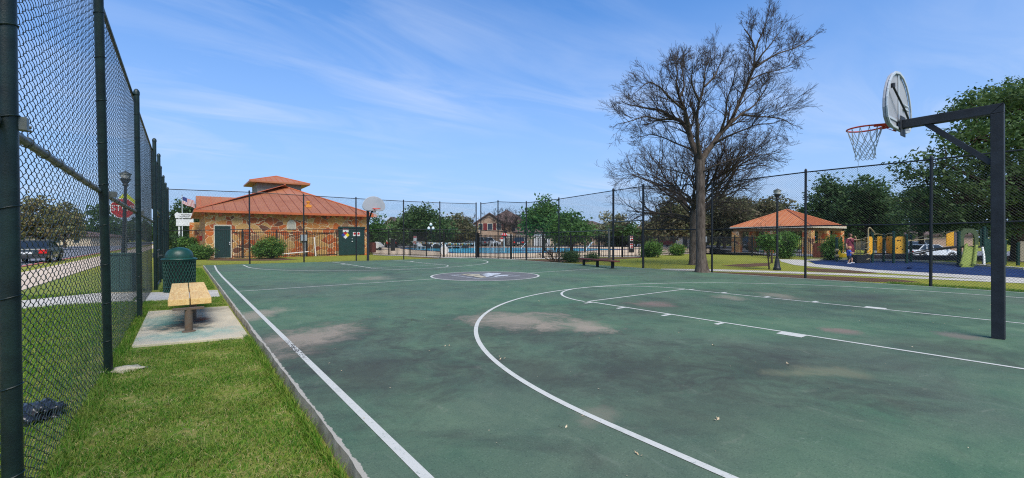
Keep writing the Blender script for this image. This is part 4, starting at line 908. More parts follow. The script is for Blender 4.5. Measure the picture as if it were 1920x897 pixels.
for (cx2, cz2, mt) in ((0, .5, M['red']), (-.5, 0, plain('hazard_blue', S(44,60,140), .4)), (.5, 0, M['yellow']), (0, -.5, M['white'])):
    m = MB(); m.prism([(r*(cx2-.5), 0, r*cz2), (r*cx2, 0, r*(cz2-.5)), (r*(cx2+.5), 0, r*cz2), (r*cx2, 0, r*(cz2+.5))], (0, .006, 0)); m.build('quadrant', mt, t, False)
s1 = onY(647.5, 432.5); t = thing('notice_sign', 'small red and white notice above the hazard diamond on the double door', 'sign', (s1.x, Yf, s1.z))
m = MB(); m.box(-.24, 0, -.16, .24, .006, .15); b = m.build('sign_plate', M['white'], t, False); m = MB(); m.box(-.22, -.004, .07, .22, -.001, .14); m.build('red_band', M['red'], b, False)
for px, lb in ((664, 'white prohibition sign with red disc beside the door gap'), (671.5, 'white prohibition sign with red disc nearest the right edge of the double door')):
    s1 = onY(px, 439.3); t = thing('prohibition_sign', lb, 'sign', (s1.x, Yf, s1.z), 0, 'small prohibition signs on the double door'); m = MB(); m.box(-.13, 0, -.17, .13, .006, .17); b = m.build('sign_plate', M['white'], t, False)
    m = MB(); m.prism([(.10*math.cos(q), -.004, .04+.10*math.sin(q)) for q in np.linspace(0, 2*math.pi, 17)[:-1]], (0, .003, 0)); m.build('red_disc', M['red'], b, False)
s1 = D(378, 37.6); m = MB(); z = ZT(s1, 452); m.box(s1.x-.16, s1.y-.1, z, s1.x+.16, s1.y+.1, z+.42); 
tag(m.build('fire_box', plain('red_box_paint', S(168,36,36), .4)), 'small red box fixed on the left corner of the stone building', 'box') 
gb = D(461, 34.8); t = thing('wheelie_bin', 'green wheeled bin with yellow lid half hidden behind the flowering bush', 'bin', (gb.x+.4, gb.y+.9, GZ))
m = MB(); m.hexa([(-.24,-.28,.05),(.24,-.28,.05),(.24,.28,.05),(-.24,.28,.05),(-.3,-.34,1.25),(.3,-.34,1.25),(.3,.34,1.25),(-.3,.34,1.25)]); m.build('body', M['bin_green'], t, False, bevel=.03)
m = MB(); m.box(-.33,-.38,1.255,.33,.38,1.34); m.build('lid', M['yellow'], t, False, bevel=.03)
b0 = G(697.5, 474, DZ); t = thing('slatted_bin', 'red brown slatted litter bin beside the right corner of the stone building', 'bin', (b0.x, b0.y, DZ))
m = MB(); m.lathe((0,0,.06), [(.33,0),(.33,.95),(.27,.95)], 16); m.build('liner', M['dark'], t, False); m = MB()
for k_ in range(20): a = 2*math.pi*k_/20; m.bar((.36*math.cos(a), .36*math.sin(a), .03), (.36*math.cos(a), .36*math.sin(a), 1.05), .09, .03, (math.cos(a), math.sin(a), 0))
m.build('slat', M['brick_red'], t, False)

# ================================================================== PAVILION
pc = D(1475, 43.5); ang = -YAW-math.pi/4-R(11)+math.pi/2
pav = thing('picnic_pavilion', 'open picnic pavilion with stone columns under an orange hip roof', 'pavilion', (pc.x, pc.y, GZ), ang)
zev = ZT(pc-FWD*4.5+RGT*-.6, 424.5)-GZ+.05; zap = ZT(pc, 393.5)-GZ; hr = 3.68; hw = 3.22
m = MB(); q = [(-hr,-hr,zev),(hr,-hr,zev),(hr,hr,zev),(-hr,hr,zev)]; hip(m, q, Vector((0,0,zap)), Vector((0,.01,zap)), .1); m.m = 1
for s_ in range(4):
    c_, s2 = round(math.cos(s_*math.pi/2)), round(math.sin(s_*math.pi/2))
    for i in range(1, 16):
        f = i/16; x = -hr+2*hr*f; k_ = min(f, 1-f)*2; a = (x, -hr, zev+.012); b = (x, -hr+k_*hr, zev+k_*(zap-zev)+.012); m.bar((a[0]*c_-a[1]*s2, a[0]*s2+a[1]*c_, a[2]), (b[0]*c_-b[1]*s2, b[0]*s2+b[1]*c_, b[2]), .03, .05)
for c_ in q: m.tube([c_, (0,0,zap+.03)], .06, 6)
m.build('roof', [M['roof2'], roof_mat('pavilion_seam', S(184,110,68), S(172,98,60))], pav, False)
m = MB()
for i in range(4):
    a, b = Vector(q[i]), Vector(q[(i+1) % 4]); o_ = (a+b)/2; o_.z = 0; o_ = o_.normalized()*.03; m.bar(a+o_+Vector((0,0,-.09)), b+o_+Vector((0,0,-.09)), .06, .2)
m.build('fascia', M['trim_white'], pav, False)
m = MB(); m.box(-hw-.25,-hw-.25,zev-.42,hw+.25,hw+.25,zev-.12); m.box(-hw+.3,-hw+.3,zev-.43,hw-.3,hw-.3,zev-.42); m.build('ceiling_beam', simple('beam_wood', S(150,122,84), S(120,96,66), .8, 3), pav, False)
for (x, y) in ((-hw,-hw),(hw,-hw),(hw,hw),(-hw,hw),(0,-hw),(-hw,0),(0,hw)):
    m = MB(); m.box(x-.36,y-.36,0,x+.36,y+.36,zev-.425); m.build('column', M['stone'], pav, False)
m = MB(); m.box(-hw-.8,-hw-.8,-.05,hw+.8,hw+.8,.03); m.build('floor_slab', walkm, pav, False)
for (dx_, dy_, l_) in ((-1.2, .6, 'brown slatted picnic table under the left half of the pavilion'), (1.4, -1.0, 'brown slatted picnic table under the right half of the pavilion')):
    q = pav.matrix_basis @ Vector((dx_, dy_, .03)); t = thing('picnic_table', l_, 'picnic table', (q.x, q.y, GZ+.03), ang+.3, 'picnic tables in the pavilion')
    m = MB(); m.box(-.9,-.38,.70,.9,.38,.75); m.build('tabletop', M['brick_red'], t, False, bevel=.01)
    for sy in (-1, 1):
        m = MB(); m.box(-.9,sy*.68-.13,.42,.9,sy*.68+.13,.46); m.build('seat', M['brick_red'], t, False, bevel=.01); 
        m = MB(); m.bar((sy*.6,-.7,0),(sy*.6,-.2,.70),.06); m.bar((sy*.6,.7,0),(sy*.6,.2,.70),.06); m.bar((sy*.6,-.75,.40),(sy*.6,.75,.40),.05); m.build('leg', M['iron'], t, False)
b0 = G(1552, 485, GZ)+FWD*.4; t = thing('slat_screen', 'low brown slatted screen under the right edge of the pavilion roof', 'screen', b0, -YAW)
m = MB()
for j in range(16): m.box(-.75+j*.1, -.02, .05, -.75+j*.1+.08, .02, 1.08)
m.build('slat', M['brick_red'], t, False); m = MB(); m.box(-.78,.022,.2,.88,.06,.3); m.box(-.78,.022,.8,.88,.06,.9); m.build('rail', M['brick_red'], t, False)
# bench outside the right fence
a, b = G(1088, 485.5, .32), G(1157, 491, .32); t = thing('long_bench', 'long brown plank bench just outside the right fence near the gateway', 'bench', ((a.x+b.x)/2, (a.y+b.y)/2, GZ), math.atan2(b.y-a.y, b.x-a.x)); Lh = (b-a).length/2
m = MB(); m.box(-Lh,-.16,.42,Lh,.16,.48); m.build('seat', M['brick_red'], t, False, bevel=.008)
for f in (-.78, 0, .78):
    m = MB(); m.box(f*Lh-.05,-.05,-.05,f*Lh+.05,.05,.419); m.build('leg', M['iron'], t, False)
# ================================================================== TREES AND PLANTS
def tubes_np(paths, n=4):
    """paths: list of (pts (k,3), radii (k)) -> V,F"""
    Vs, Fs, off = [], [], 0; cs = [(math.cos(2*math.pi*k/n), math.sin(2*math.pi*k/n)) for k in range(n)]
    for P, r in paths:
        P = np.asarray(P, float); d = np.gradient(P, axis=0); d /= np.linalg.norm(d, axis=1)[:, None]+1e-9
        ref = np.array([.31, .95, .02]) if abs(d[0][2]) > .7 else np.array([0, 0, 1.0]); u = np.cross(d, ref); u /= np.linalg.norm(u, axis=1)[:, None]+1e-9; w = np.cross(d, u)
        r = np.asarray(r)[:, None]; V = np.stack([P+(u*c+w*s)*r for c, s in cs], 1).reshape(-1, 3); j = np.arange(len(P)-1)[:, None]*n+off
        Fs += [np.concatenate([j+k, j+(k+1) % n, j+n+(k+1) % n, j+n+k], 1) for k in range(n)]; Vs.append(V); off += len(V)
    return np.concatenate(Vs), np.concatenate(Fs)
def unit(v): return v/(np.linalg.norm(v)+1e-9)
def twigs(out, p, d, L_, r, lvl, rg, up=.25, nch=(7, 6, 5), spread=(.5, 1.0), wob=.16, rmin=.0035, tip=None):
    n = max(4, int(5+2*(lvl == 0))); pts = [p]; dd = unit(d)
    for i in range(n):
        dd = unit(dd+rg.normal(0, wob, 3)+np.array([0, 0, up*.12])); pts.append(pts[-1]+dd*L_/n)
    pts = np.array(pts); rad = np.linspace(r, max(rmin, r*.28), n+1); out.append((pts, rad))
    if tip is not None and lvl >= len(nch)-1: tip.append(pts[-1])
    if lvl < len(nch):
        for _ in range(nch[lvl]):
            t = rg.uniform(.22, 1.0); i = min(n-1, int(t*n)); q = pts[i]+(pts[i+1]-pts[i])*(t*n-i); base = unit(pts[i+1]-pts[i])
            side = unit(np.cross(base, rg.normal(0, 1, 3))); a = rg.uniform(*spread); nd = unit(base*math.cos(a)+side*math.sin(a)+np.array([0, 0, up*.5]))
            twigs(out, q, nd, L_*rg.uniform(.38, .66)*(1.15-.45*t), max(rmin, rad[i]*rg.uniform(.45, .65)), lvl+1, rg, up, nch, spread, wob, rmin, tip)
def leaf_quads(C, n_per, spread, size, rg, flat=.6):
    N = len(C)*n_per; c = np.repeat(C, n_per, 0)+rg.normal(0, 1, (N, 3))*np.array([spread, spread, spread*flat])
    nrm = rg.normal(0, 1, (N, 3)); nrm[:, 2] = np.abs(nrm[:, 2])+.35; nrm /= np.linalg.norm(nrm, axis=1)[:, None]
    a = np.cross(nrm, rg.normal(0, 1, (N, 3))); a /= np.linalg.norm(a, axis=1)[:, None]; b = np.cross(nrm, a)
    s = size*rg.uniform(.55, 1.35, N)[:, None]; V = np.stack([c-a*s, c+b*s*.5+nrm*s*.12, c+a*s, c-b*s*.5+nrm*s*.12], 1).reshape(-1, 3)
    return V, np.arange(N*4).reshape(-1, 4)
def crown_points(lobes, n, rg, shell=.45):
    vol = np.array([l[3]*l[4]*l[5] for l in lobes]); pick = rg.choice(len(lobes), n, p=vol/vol.sum()); Lb = np.array(lobes)[pick]
    v = rg.normal(0, 1, (n, 3)); v /= np.linalg.norm(v, axis=1)[:, None]; rr = shell+(1-shell)*rg.uniform(0, 1, n)**.7
    rr *= 1+.16*np.sin(v[:, 0]*5+pick)+.12*np.sin(v[:, 2]*7+v[:, 1]*5+pick*2)
    return Lb[:, :3]+v*Lb[:, 3:6]*rr[:, None]
def leafy_tree(name, label, px0, px1, pt, pb, depth, mt, seed, n_cl=150, per=42, size=.2, base_py=None, trunk_r=.17, group=None, lobes_n=7, zbase=None, tx=None, spread=.5, bark='bark_dark', cat='tree', stems=1):
    """a tree whose crown spans columns px0..px1 and rows pt..pb at the given distance"""
    rg = np.random.default_rng(seed); c = D((px0+px1)/2, depth); w = (px1-px0)*depth/FPX/2; zt = ZT(c, pt); zb = ZT(c, pb); z0 = GZ if zbase is None else zbase
    h = zt-zb; tcx = c if tx is None else D(tx, depth)
    t = thing(name, label, cat, (tcx.x, tcx.y, z0), 0, group)
    lobes = []
    for i in range(lobes_n):
        a = rg.uniform(0, 2*np.pi); q = rg.uniform(.15, .62); fz = rg.uniform(.28, .78); k_ = math.sin(math.pi*min(.95, fz*.85+.1))
        o = RGT*(math.cos(a)*q*w)+FWD*(math.sin(a)*q*w*.85); rr = w*rg.uniform(.34, .5)*max(.6, k_)
        lobes.append((c.x+o.x, c.y+o.y, zb+h*fz, rr, rr, min(h*.3, rr*.85)))
    lobes.append((c.x, c.y, zb+h*.66, w*.5, w*.5, h*.36)); 
    lobes.append((c.x-RGT.x*w*.62, c.y-RGT.y*w*.62, zb+h*.40, w*.38, w*.38, h*.28)); lobes.append((c.x+RGT.x*w*.62, c.y+RGT.y*w*.62, zb+h*.40, w*.38, w*.38, h*.28))
    C = crown_points(lobes, n_cl, rg); C = C[C[:, 2] > zb-.1]
    V, F = leaf_quads(C, per, spread*w/4 if spread < 0 else spread, size, rg); np_obj('crown', V, F, mt, t)
    paths = []; fork = zb+h*.12
    for s_ in range(stems):
        b0 = np.array([tcx.x+(rg.uniform(-.3, .3) if stems > 1 else 0), tcx.y+(rg.uniform(-.3, .3) if stems > 1 else 0), z0-.1]); f0 = np.array([tcx.x*.7+c.x*.3+rg.uniform(-.2, .2)*(1+stems*.6), tcx.y*.7+c.y*.3+rg.uniform(-.2, .2)*(1+stems*.6), max(fork, z0+.4)])
        m_ = (b0+f0)/2+rg.normal(0, .06, 3); paths.append((np.array([b0, b0+(m_-b0)*.3, m_, f0]), [trunk_r*1.35, trunk_r*1.05, trunk_r*.95, trunk_r*.85]))
    V, F = tubes_np(paths, 10); np_obj('trunk', V, F, M[bark], t, smooth=True)
    br = []
    for l in lobes:
        q = np.array(l[:3]); f0 = paths[rg.integers(0, stems)][0][-1]; m_ = (f0+q)/2+rg.normal(0, .12*w/2, 3); br.append((np.array([f0, m_, q]), [trunk_r*.55, trunk_r*.36, trunk_r*.16]))
    for q in C[::3]:
        l = min(lobes, key=lambda l: (l[0]-q[0])**2+(l[1]-q[1])**2+(l[2]-q[2])**2); a = np.array(l[:3]); br.append((np.array([a, (a+q)/2+rg.normal(0, .1, 3), q]), [trunk_r*.16, trunk_r*.1, .012]))
    V, F = tubes_np(br, 4); np_obj('branch', V, F, M[bark], t); return t
BG = 'evergreen trees behind the pool and the park'
leafy_tree('tree', 'small bright green tree just right of the stone building', 690, 724, 404, 466, 56, M['leafB'], 1, 60, 40, .2)
leafy_tree('oak_tree', 'broad dark live oak behind the left end of the pool', 722, 858, 387, 462, 68, M['leafA'], 2, 230, 50, .25, trunk_r=.25, spread=.55)
leafy_tree('oak_tree', 'olive brown oak just left of the fence corner post', 818, 898, 403, 462, 72, M['leafD'], 3, 130, 50, .25, trunk_r=.22)
leafy_tree('tree', 'darker low tree between the two oaks behind the pool', 800, 862, 412, 460, 78, M['leafA'], 31, 70, 46, .26)
leafy_tree('tree', 'tall bright green many stemmed tree behind the pool fence', 984, 1052, 379, 448, 50, M['leafB'], 4, 130, 46, .2, stems=4, trunk_r=.08)
leafy_tree('tree', 'lighter green round tree left of the gateway', 1034, 1106, 399, 464, 44, M['leafB'], 5, 120, 46, .17, stems=3, trunk_r=.07)
leafy_tree('tree', 'grey green hazy tree above the gateway', 1098, 1186, 401, 462, 78, M['leafC'], 6, 110, 44, .27)
leafy_tree('tree', 'dark olive tree low behind the gateway signs', 1120, 1226, 418, 464, 74, M['leafF'], 7, 110, 44, .26)
leafy_tree('oak_tree', 'dark brownish oak mass behind the bare tree trunks', 1204, 1322, 372, 464, 56, M['leafD'], 8, 210, 52, .21, trunk_r=.22)
leafy_tree('oak_tree', 'dark brownish oak between the bare tree and the pavilion', 1300, 1420, 362, 462, 60, M['leafD'], 9, 220, 52, .22, trunk_r=.22)
leafy_tree('oak_tree', 'deep green oak low behind the left side of the pavilion', 1290, 1400, 402, 450, 66, M['leafF'], 32, 150, 48, .24)
leafy_tree('oak_tree', 'dark oak rising behind the park lamp and pavilion roof', 1398, 1512, 368, 446, 62, M['leafD'], 10, 200, 50, .22, trunk_r=.22)
leafy_tree('oak_tree', 'deep green low oak behind the pavilion columns', 1380, 1530, 404, 446, 70, M['leafF'], 33, 170, 46, .25)
leafy_tree('oak_tree', 'full dark green oak right of the pavilion roof', 1498, 1610, 334, 462, 54, M['leafF'], 11, 230, 54, .2, trunk_r=.25)
leafy_tree('oak_tree', 'full dark green oak left of the big overhanging oak', 1566, 1682, 327, 452, 50, M['leafF'], 12, 230, 54, .19, trunk_r=.25, zbase=-.9)
leafy_tree('oak_tree', 'shaded oak behind the playground panels and white car', 1672, 1800, 352, 448, 44, M['leafF'], 13, 170, 50, .17, trunk_r=.25, zbase=-1.1, tx=1727)
# the big live oak over the playground
def big_oak():
    rg = np.random.default_rng(77); dpt = 25.5; base = D(1915, dpt+1, GZ); t = thing('oak_tree', 'huge live oak hanging over the slide at the right, its crown out of the top', 'tree', (base.x, base.y, GZ))
    sp = [(1905,215,27,3.3,2.2),(1830,262,25,2.3,1.5),(1775,310,24.5,2.0,1.3),(1735,330,25,1.5,1.0),(1800,370,25,2.6,1.3),(1728,385,25,1.5,.9),(1900,340,25,3.0,2.0),(1985,250,27,3.4,2.6),(2080,330,27,3.6,2.6),(1990,400,26,3.0,1.2),(1885,405,26,2.6,1.0),(1860,205,27,1.6,1.1),(1945,175,28,2.6,1.4),(1770,410,27,2.2,.7),(2180,280,28,3.4,3)]
    lobes = []
    for px, py, d, rw, rh in sp: q = at(px, py, d); lobes.append((q.x, q.y, q.z, rw, rw, rh))
    C = crown_points(lobes, 900, rg, .3); V, F = leaf_quads(C, 62, .36, .12, rg, .5); np_obj('crown', V, F, M['leafA'], t)
    f0 = np.array([base.x-.2, base.y, 2.6]); b0 = np.array([base.x, base.y, GZ-.2]); V, F = tubes_np([(np.array([b0, b0+[0,0,.4], (b0+f0)/2+[.1,0,0], f0]), [.62, .48, .42, .40])], 12); np_obj('trunk', V, F, M['bark_dark'], t, smooth=True)
    br = []
    for l in lobes: q = np.array(l[:3]); m_ = f0+(q-f0)*.5+np.array([0, 0, .5])+rg.normal(0, .25, 3); br.append((np.array([f0, f0+(m_-f0)*.5+[0,0,.15], m_, m_+(q-m_)*.5+rg.normal(0,.1,3), q]), [.24, .2, .14, .1, .05]))
    for q in C[::2]:
        l = min(lobes, key=lambda l: (l[0]-q[0])**2+(l[1]-q[1])**2+(l[2]-q[2])**2); a = np.array(l[:3]); br.append((np.array([a, (a+q)/2+rg.normal(0, .12, 3), q]), [.045, .028, .009]))
    V, F = tubes_np(br, 5); np_obj('branch', V, F, M['bark_dark'], t)
big_oak()
# trees on the left, beyond the street
LT = [(20,124,371,464,58,'leafG'),(84,160,382,462,74,'leafG'),(-60,40,380,462,60,'leafC'),(120,186,418,456,120,'leafF'),(170,236,424,455,140,'leafF'),(225,300,426,455,150,'leafF'),(286,344,420,456,110,'leafF'),(320,352,384,452,80,'leafF'),(338,378,378,456,72,'leafF')]
LLab = ['brown green street tree across the road behind the dark car', 'smaller brown tree across the road right of the dark car', 'grey green tree across the road behind the first fence post', 'low dark tree far down the street', 'low dark tree beyond the stop sign far away', 'low dark treetop beside the gate posts far away', 'dark tree behind the fence gate far away', 'dark green tree behind the white monument sign', 'dark green tree between the flag and the stone building']
for i, (a, b, c, d, e, f) in enumerate(LT): leafy_tree('tree', LLab[i], a, b, c, d, e, M[f], 40+i, 110, 40, .24*max(1, e/75), trunk_r=.2)

HL = [(742,800,436,463,88,'leafF','dark low treetops behind the white lounge chairs'),(796,868,434,463,90,'leafD','brownish low treetops behind the pennant line'),(852,902,430,463,96,'leafF','dark low tree left of the tan house'),(1046,1104,428,463,86,'leafF','dark low tree right of the low tan house'),(1090,1160,426,463,92,'leafD','brown low tree behind the silver deck post'),(1236,1330,424,463,82,'leafF','dark low tree behind the dark red parked car'),(1318,1400,420,464,80,'leafD','brown low tree left of the pavilion roof'),(676,716,432,463,84,'leafF','dark low tree behind the slatted bin'),(1596,1700,404,462,58,'leafF','dark low tree behind the person in maroon')]
for i, (a, b, c, d, e, f, lb) in enumerate(HL): leafy_tree('tree', lb, a, b, c, d, e, M[f], 140+i, 90, 44, .28, trunk_r=.16, lobes_n=5, zbase=-.7 if a > 1590 else None)
# the big bare tree by the right fence, limb by limb
def bare_tree():
    rg = np.random.default_rng(5); dpt = 17.4; g0 = G(1315, 511, GZ)
    t = thing('bare_tree', 'tall leafless tree with spreading limbs standing right against the fence', 'tree', (g0.x, g0.y, GZ))
    def pt(x, y, off=0):
        if y < 500: x, y = 334+(x-334)*.955, 500-(500-y)*.955
        q = at(1120+x/1.725, y/1.725, dpt+off); return np.array(q)
    tr = np.array([pt(340,885), pt(338,862), pt(335,820), pt(334,740), pt(334,640), pt(333,580), pt(332,520)]); tr[0][2] = GZ-.15
    V, F = tubes_np([(tr, [.36, .235, .18, .175, .17, .165, .175])], 16); np_obj('trunk', V, F, M['bark'], t, smooth=True)
    limbs = [([(332,530,0),(318,490,.1),(300,445,.3),(288,410,.4),(268,388,.5),(240,375,.5),(205,352,.7),(165,345,.9),(120,338,1.1),(85,330,1.2)], .15),
             ([(300,445,.3),(292,400,.1),(282,350,-.2),(262,310,-.3),(250,270,-.5),(255,225,-.6),(245,190,-.6)], .105),
             ([(282,350,-.2),(255,330,-.6),(225,300,-.9),(190,270,-1.1),(160,250,-1.2),(120,285,-1.3)], .06),
             ([(262,310,-.3),(280,270,0),(272,220,.2),(262,180,.3)], .055),
             ([(240,375,.5),(200,385,.2),(150,370,-.2),(105,385,-.4),(60,395,-.5)], .055),
             ([(332,520,0),(326,470,-.3),(320,420,-.6),(322,370,-.8),(330,320,-1),(345,270,-1),(348,220,-.9),(362,175,-.8)], .10),
             ([(330,320,-1),(310,280,-1.4),(300,240,-1.6),(305,205,-1.7)], .05),
             ([(345,270,-1),(380,240,-.9),(395,200,-.7),(410,175,-.6)], .045),
             ([(333,525,0),(348,500,.1),(372,468,.2),(400,430,.3),(432,395,.3),(455,345,.3),(478,295,.3),(498,250,.3),(514,205,.3),(516,150,.2),(508,110,.1),(480,75,0)], .14),
             ([(514,205,.3),(545,185,.5),(580,165,.7),(625,150,.9),(670,130,1.1),(715,100,1.2)], .06),
             ([(516,150,.2),(530,110,.3),(548,75,.4),(556,45,.5)], .045), ([(514,205,.3),(540,160,.0),(575,120,-.2),(600,85,-.3)], .05), ([(498,250,.3),(545,225,.4),(590,215,.6),(640,195,.8)],.035),
             ([(432,395,.3),(470,365,.6),(515,335,.9),(545,295,1.1),(565,255,1.2)], .07),
             ([(470,365,.6),(515,372,.9),(560,370,1.1),(605,378,1.3),(645,400,1.4)], .055),
             ([(400,430,.3),(418,375,-.2),(420,320,-.5),(440,270,-.7),(452,220,-.8)], .06),
             ([(372,468,.2),(420,440,-.4),(470,420,-.9),(520,400,-1.2),(570,395,-1.4)], .06),
             ([(318,490,.1),(270,470,.5),(220,450,.9),(170,430,1.2),(130,440,1.4)], .05),
             ([(334,560,0),(370,540,-.5),(430,520,-.9),(490,500,-1.2),(550,500,-1.3)], .04), ([(334,600,0),(295,570,.5),(250,550,.9),(190,545,1.2)], .035)]
    paths, big = [], []
    for pts, r in limbs:
        P = np.array([pt(x, y, o) for x, y, o in pts]); 
        # round the polyline off
        T = np.linspace(0, len(P)-1, (len(P)-1)*3+1); Q = np.stack([np.interp(T, range(len(P)), P[:, k]) for k in range(3)], 1); Q[1:-1] += rg.normal(0, .018, Q[1:-1].shape); K = Q.copy(); K[1:-1] = (Q[:-2]+2*Q[1:-1]+Q[2:])/4
        r *= .74; rad = np.linspace(r, max(.013, r*.2), len(K)); rad = rad*(1+.4*np.exp(-np.linspace(0, 1, len(K))*5)); big.append((K, rad)); n = len(K)
        Lt = np.linalg.norm(np.diff(K, axis=0), axis=1).sum()
        for _ in range(int(Lt*4.6)+5):
            i = rg.integers(int(n*.28), n-1); base = unit(K[i+1]-K[i]); side = unit(np.cross(base, rg.normal(0, 1, 3))); a = rg.uniform(.45, 1.05); d = unit(base*math.cos(a)+side*math.sin(a)+np.array([0, 0, .22]))
            twigs(paths, K[i], d, rg.uniform(.8, 1.65)*(1.2-.68*i/n)*(1 if K[i][2] < 7.4 else .78), max(.008, rad[i]*.42), 0, rg, .16, (7, 5), (.3, .75), .11, .0036)
        twigs(paths, K[-1], unit(K[-1]-K[-2]), .36, .011, 0, rg, .12, (6, 5), (.3, .65), .11, .0036)
    V, F = tubes_np(big, 9); np_obj('limb', V, F, M['limb'], t, smooth=True); V, F = tubes_np(paths, 3); np_obj('twigs', V, F, M['twig'], t)
    s_ = g0-FWD*.31; m = MB(); z = ZT(s_, 449); m.box(s_.x-.07, s_.y-.07, z-.12, s_.x+.07, s_.y+.05, z+.12); m.build('trunk_box', M['cabinet_grey'], t)
    print('bare twigs', len(paths))
bare_tree()
def bare_auto(label, px, base_py, depth, H_, spreadw, seed, trunk_r, fork, mt='bark_dark', nl=13, nch=(8, 6, 4), ztop=None, rmin=.006, name='bare_tree', upb=.75):
    rg = np.random.default_rng(seed); g0 = G(px, base_py, GZ) if base_py else D(px, depth); t = thing(name, label, 'tree', (g0.x, g0.y, GZ)); b = np.array(g0)
    f0 = b+np.array([.05, .02, fork]); V, F = tubes_np([(np.array([b-[0,0,.1], b+[0,0,.25], (b+f0)/2, f0]), [trunk_r*1.5, trunk_r*1.1, trunk_r, trunk_r*.95])], 12); np_obj('trunk', V, F, M[mt], t, smooth=True)
    paths = []
    for i in range(nl):
        a = 2*np.pi*i/nl+rg.uniform(-.3, .3); el = rg.uniform(.15, 1.3)*upb+.1; d = np.array([math.cos(a)*math.cos(el), math.sin(a)*math.cos(el), math.sin(el)]); Lb = (H_-fork)*(.55+.45*math.sin(el)) if False else (spreadw*math.cos(el)+(H_-fork)*math.sin(el))*rg.uniform(.5, .66)
        twigs(paths, f0+np.array([0, 0, rg.uniform(-.6, .3)])*(fork > 1.5), d, Lb, trunk_r*rg.uniform(.35, .55), 0, rg, .16, nch, (.4, 1.0), .17, rmin)
    V, F = tubes_np(paths, 3); np_obj('branch', V, F, M['twig'], t); print(label, len(paths))
bare_auto('second leafless tree with dense drooping twigs close behind the first', 1300, 497, 22, 7.0, 6.0, 21, .2, 3.0, 'bark', 18, (10, 8, 4), rmin=.005, upb=.62)
for px, d, H_, sd, lb in ((948,86,9.5,31,'thin leafless tree in front of the brown roofed house'),(978,90,10,32,'thin leafless tree right of the brown roofed house'),(1012,95,9.5,33,'bare treetop behind the tall many stemmed tree'),(872,96,8,34,'bare treetop behind the olive brown oak'),(1668,56,7,35,'bare pinkish tree between the two dark oaks')): bare_auto(lb, px, None, d, H_, H_*.42, sd, .16, 2.6, nl=10, nch=(7, 5, 3), rmin=.016)
bare_auto('small bare sapling beside the park lamp post', 1447, 494, 20, 2.7, 1.3, 36, .05, 1.1, nl=7, nch=(5, 4), rmin=.004)
# shrubs
def shrub(label, px0, px1, pt, pb, mt, seed, n_cl=60, per=60, size=.055, mt2=None, name='shrub', dd=None, spread=.15, z=GZ):
    rg = np.random.default_rng(seed); g0 = G((px0+px1)/2, pb, z); d = dep(g0) if dd is None else dd
    if dd: g0 = D((px0+px1)/2, dd)
    w = (px1-px0)*d/FPX/2; zt = ZT(g0, pt); h = zt-z; g0 = g0+FWD*w*.8 if dd is None else g0
    t = thing(name, label, 'shrub', (g0.x, g0.y, z)); lob = [(g0.x, g0.y, z+h*.5, w*.8, w*.7, h*.48)]
    for i in range(8): a = rg.uniform(0, 6.28); q_ = rg.uniform(.25, .45); lob.append((g0.x+math.cos(a)*w*.62, g0.y+math.sin(a)*w*.4, z+h*rg.uniform(.3, .86), w*q_, w*q_, h*rg.uniform(.14, .26)))
    C = crown_points(lob, n_cl, rg, .35); C = C[C[:, 2] > z+.03]; V, F = leaf_quads(C, per, spread, size, rg, .9); V[:, 2] = np.maximum(V[:, 2], z); np_obj('foliage', V, F, mt, t)
    if mt2:
        T_ = C[C[:, 2] > z+h*.62]; V, F = leaf_quads(T_, 14, spread, size, rg, .9); np_obj('blossoms', V, F, mt2, t)
    st = [(np.array([[g0.x+rg.uniform(-.1, .1), g0.y+rg.uniform(-.1, .1), z-.05], (np.array([g0.x, g0.y, z])+q)/2+rg.normal(0, .05, 3), q]), [.022, .015, .006]) for q in C[::3]]
    V, F = tubes_np(st, 4); np_obj('stem', V, F, M['bark_dark'], t); return t
shrub('rounded green bush with yellow flowers in front of the stone wall', 466, 526, 449, 486.5, M['leafE'], 1, 150, 90, .06, M['leafY'])
shrub('low dark green bush at the left corner of the stone building', 342, 386, 461, 488, M['leafE'], 2, 110, 80, .055)
shrub('dark clipped hedge below the white monument sign', 318, 346, 444, 478, M['leafF'], 3, 90, 60, .09, name='hedge', dd=46)
shrub('lighter clipped hedge between the dark hedge and the stone building', 340, 364, 449, 474, M['leafE'], 4, 70, 60, .09, name='hedge', dd=43)
shrub('low grey green bush left of the long brown bench', 1058, 1088, 476, 493, M['leafF'], 5, 70, 70, .045)
shrub('small low bush under the long brown bench', 1098, 1122, 480, 491, M['leafF'], 6, 40, 60, .045)
shrub('leafy green bush at the right post of the gateway', 1206, 1248, 455, 483.5, M['leafE'], 7, 110, 80, .06)
shrub('small yellow green bush between the gateway and the tree trunks', 1261, 1286, 458, 480, M['leafE'], 8, 80, 60, .065, M['leafY'])
shrub('leafy bush in front of the pavilion beside the lamp post', 1462, 1508, 439, 486, M['leafE'], 9, 130, 80, .07)
leafy_tree('small_tree', 'small leafy tree left of the lamp post in front of the pavilion', 1424, 1462, 440, 470, 20.5, M['leafE'], 10, 34, 44, .075, trunk_r=.035, spread=.16, lobes_n=4)
shrub('loose green bush behind the green play post', 1552, 1588, 446, 489, M['leafE'], 11, 110, 70, .06, M['leafY'])
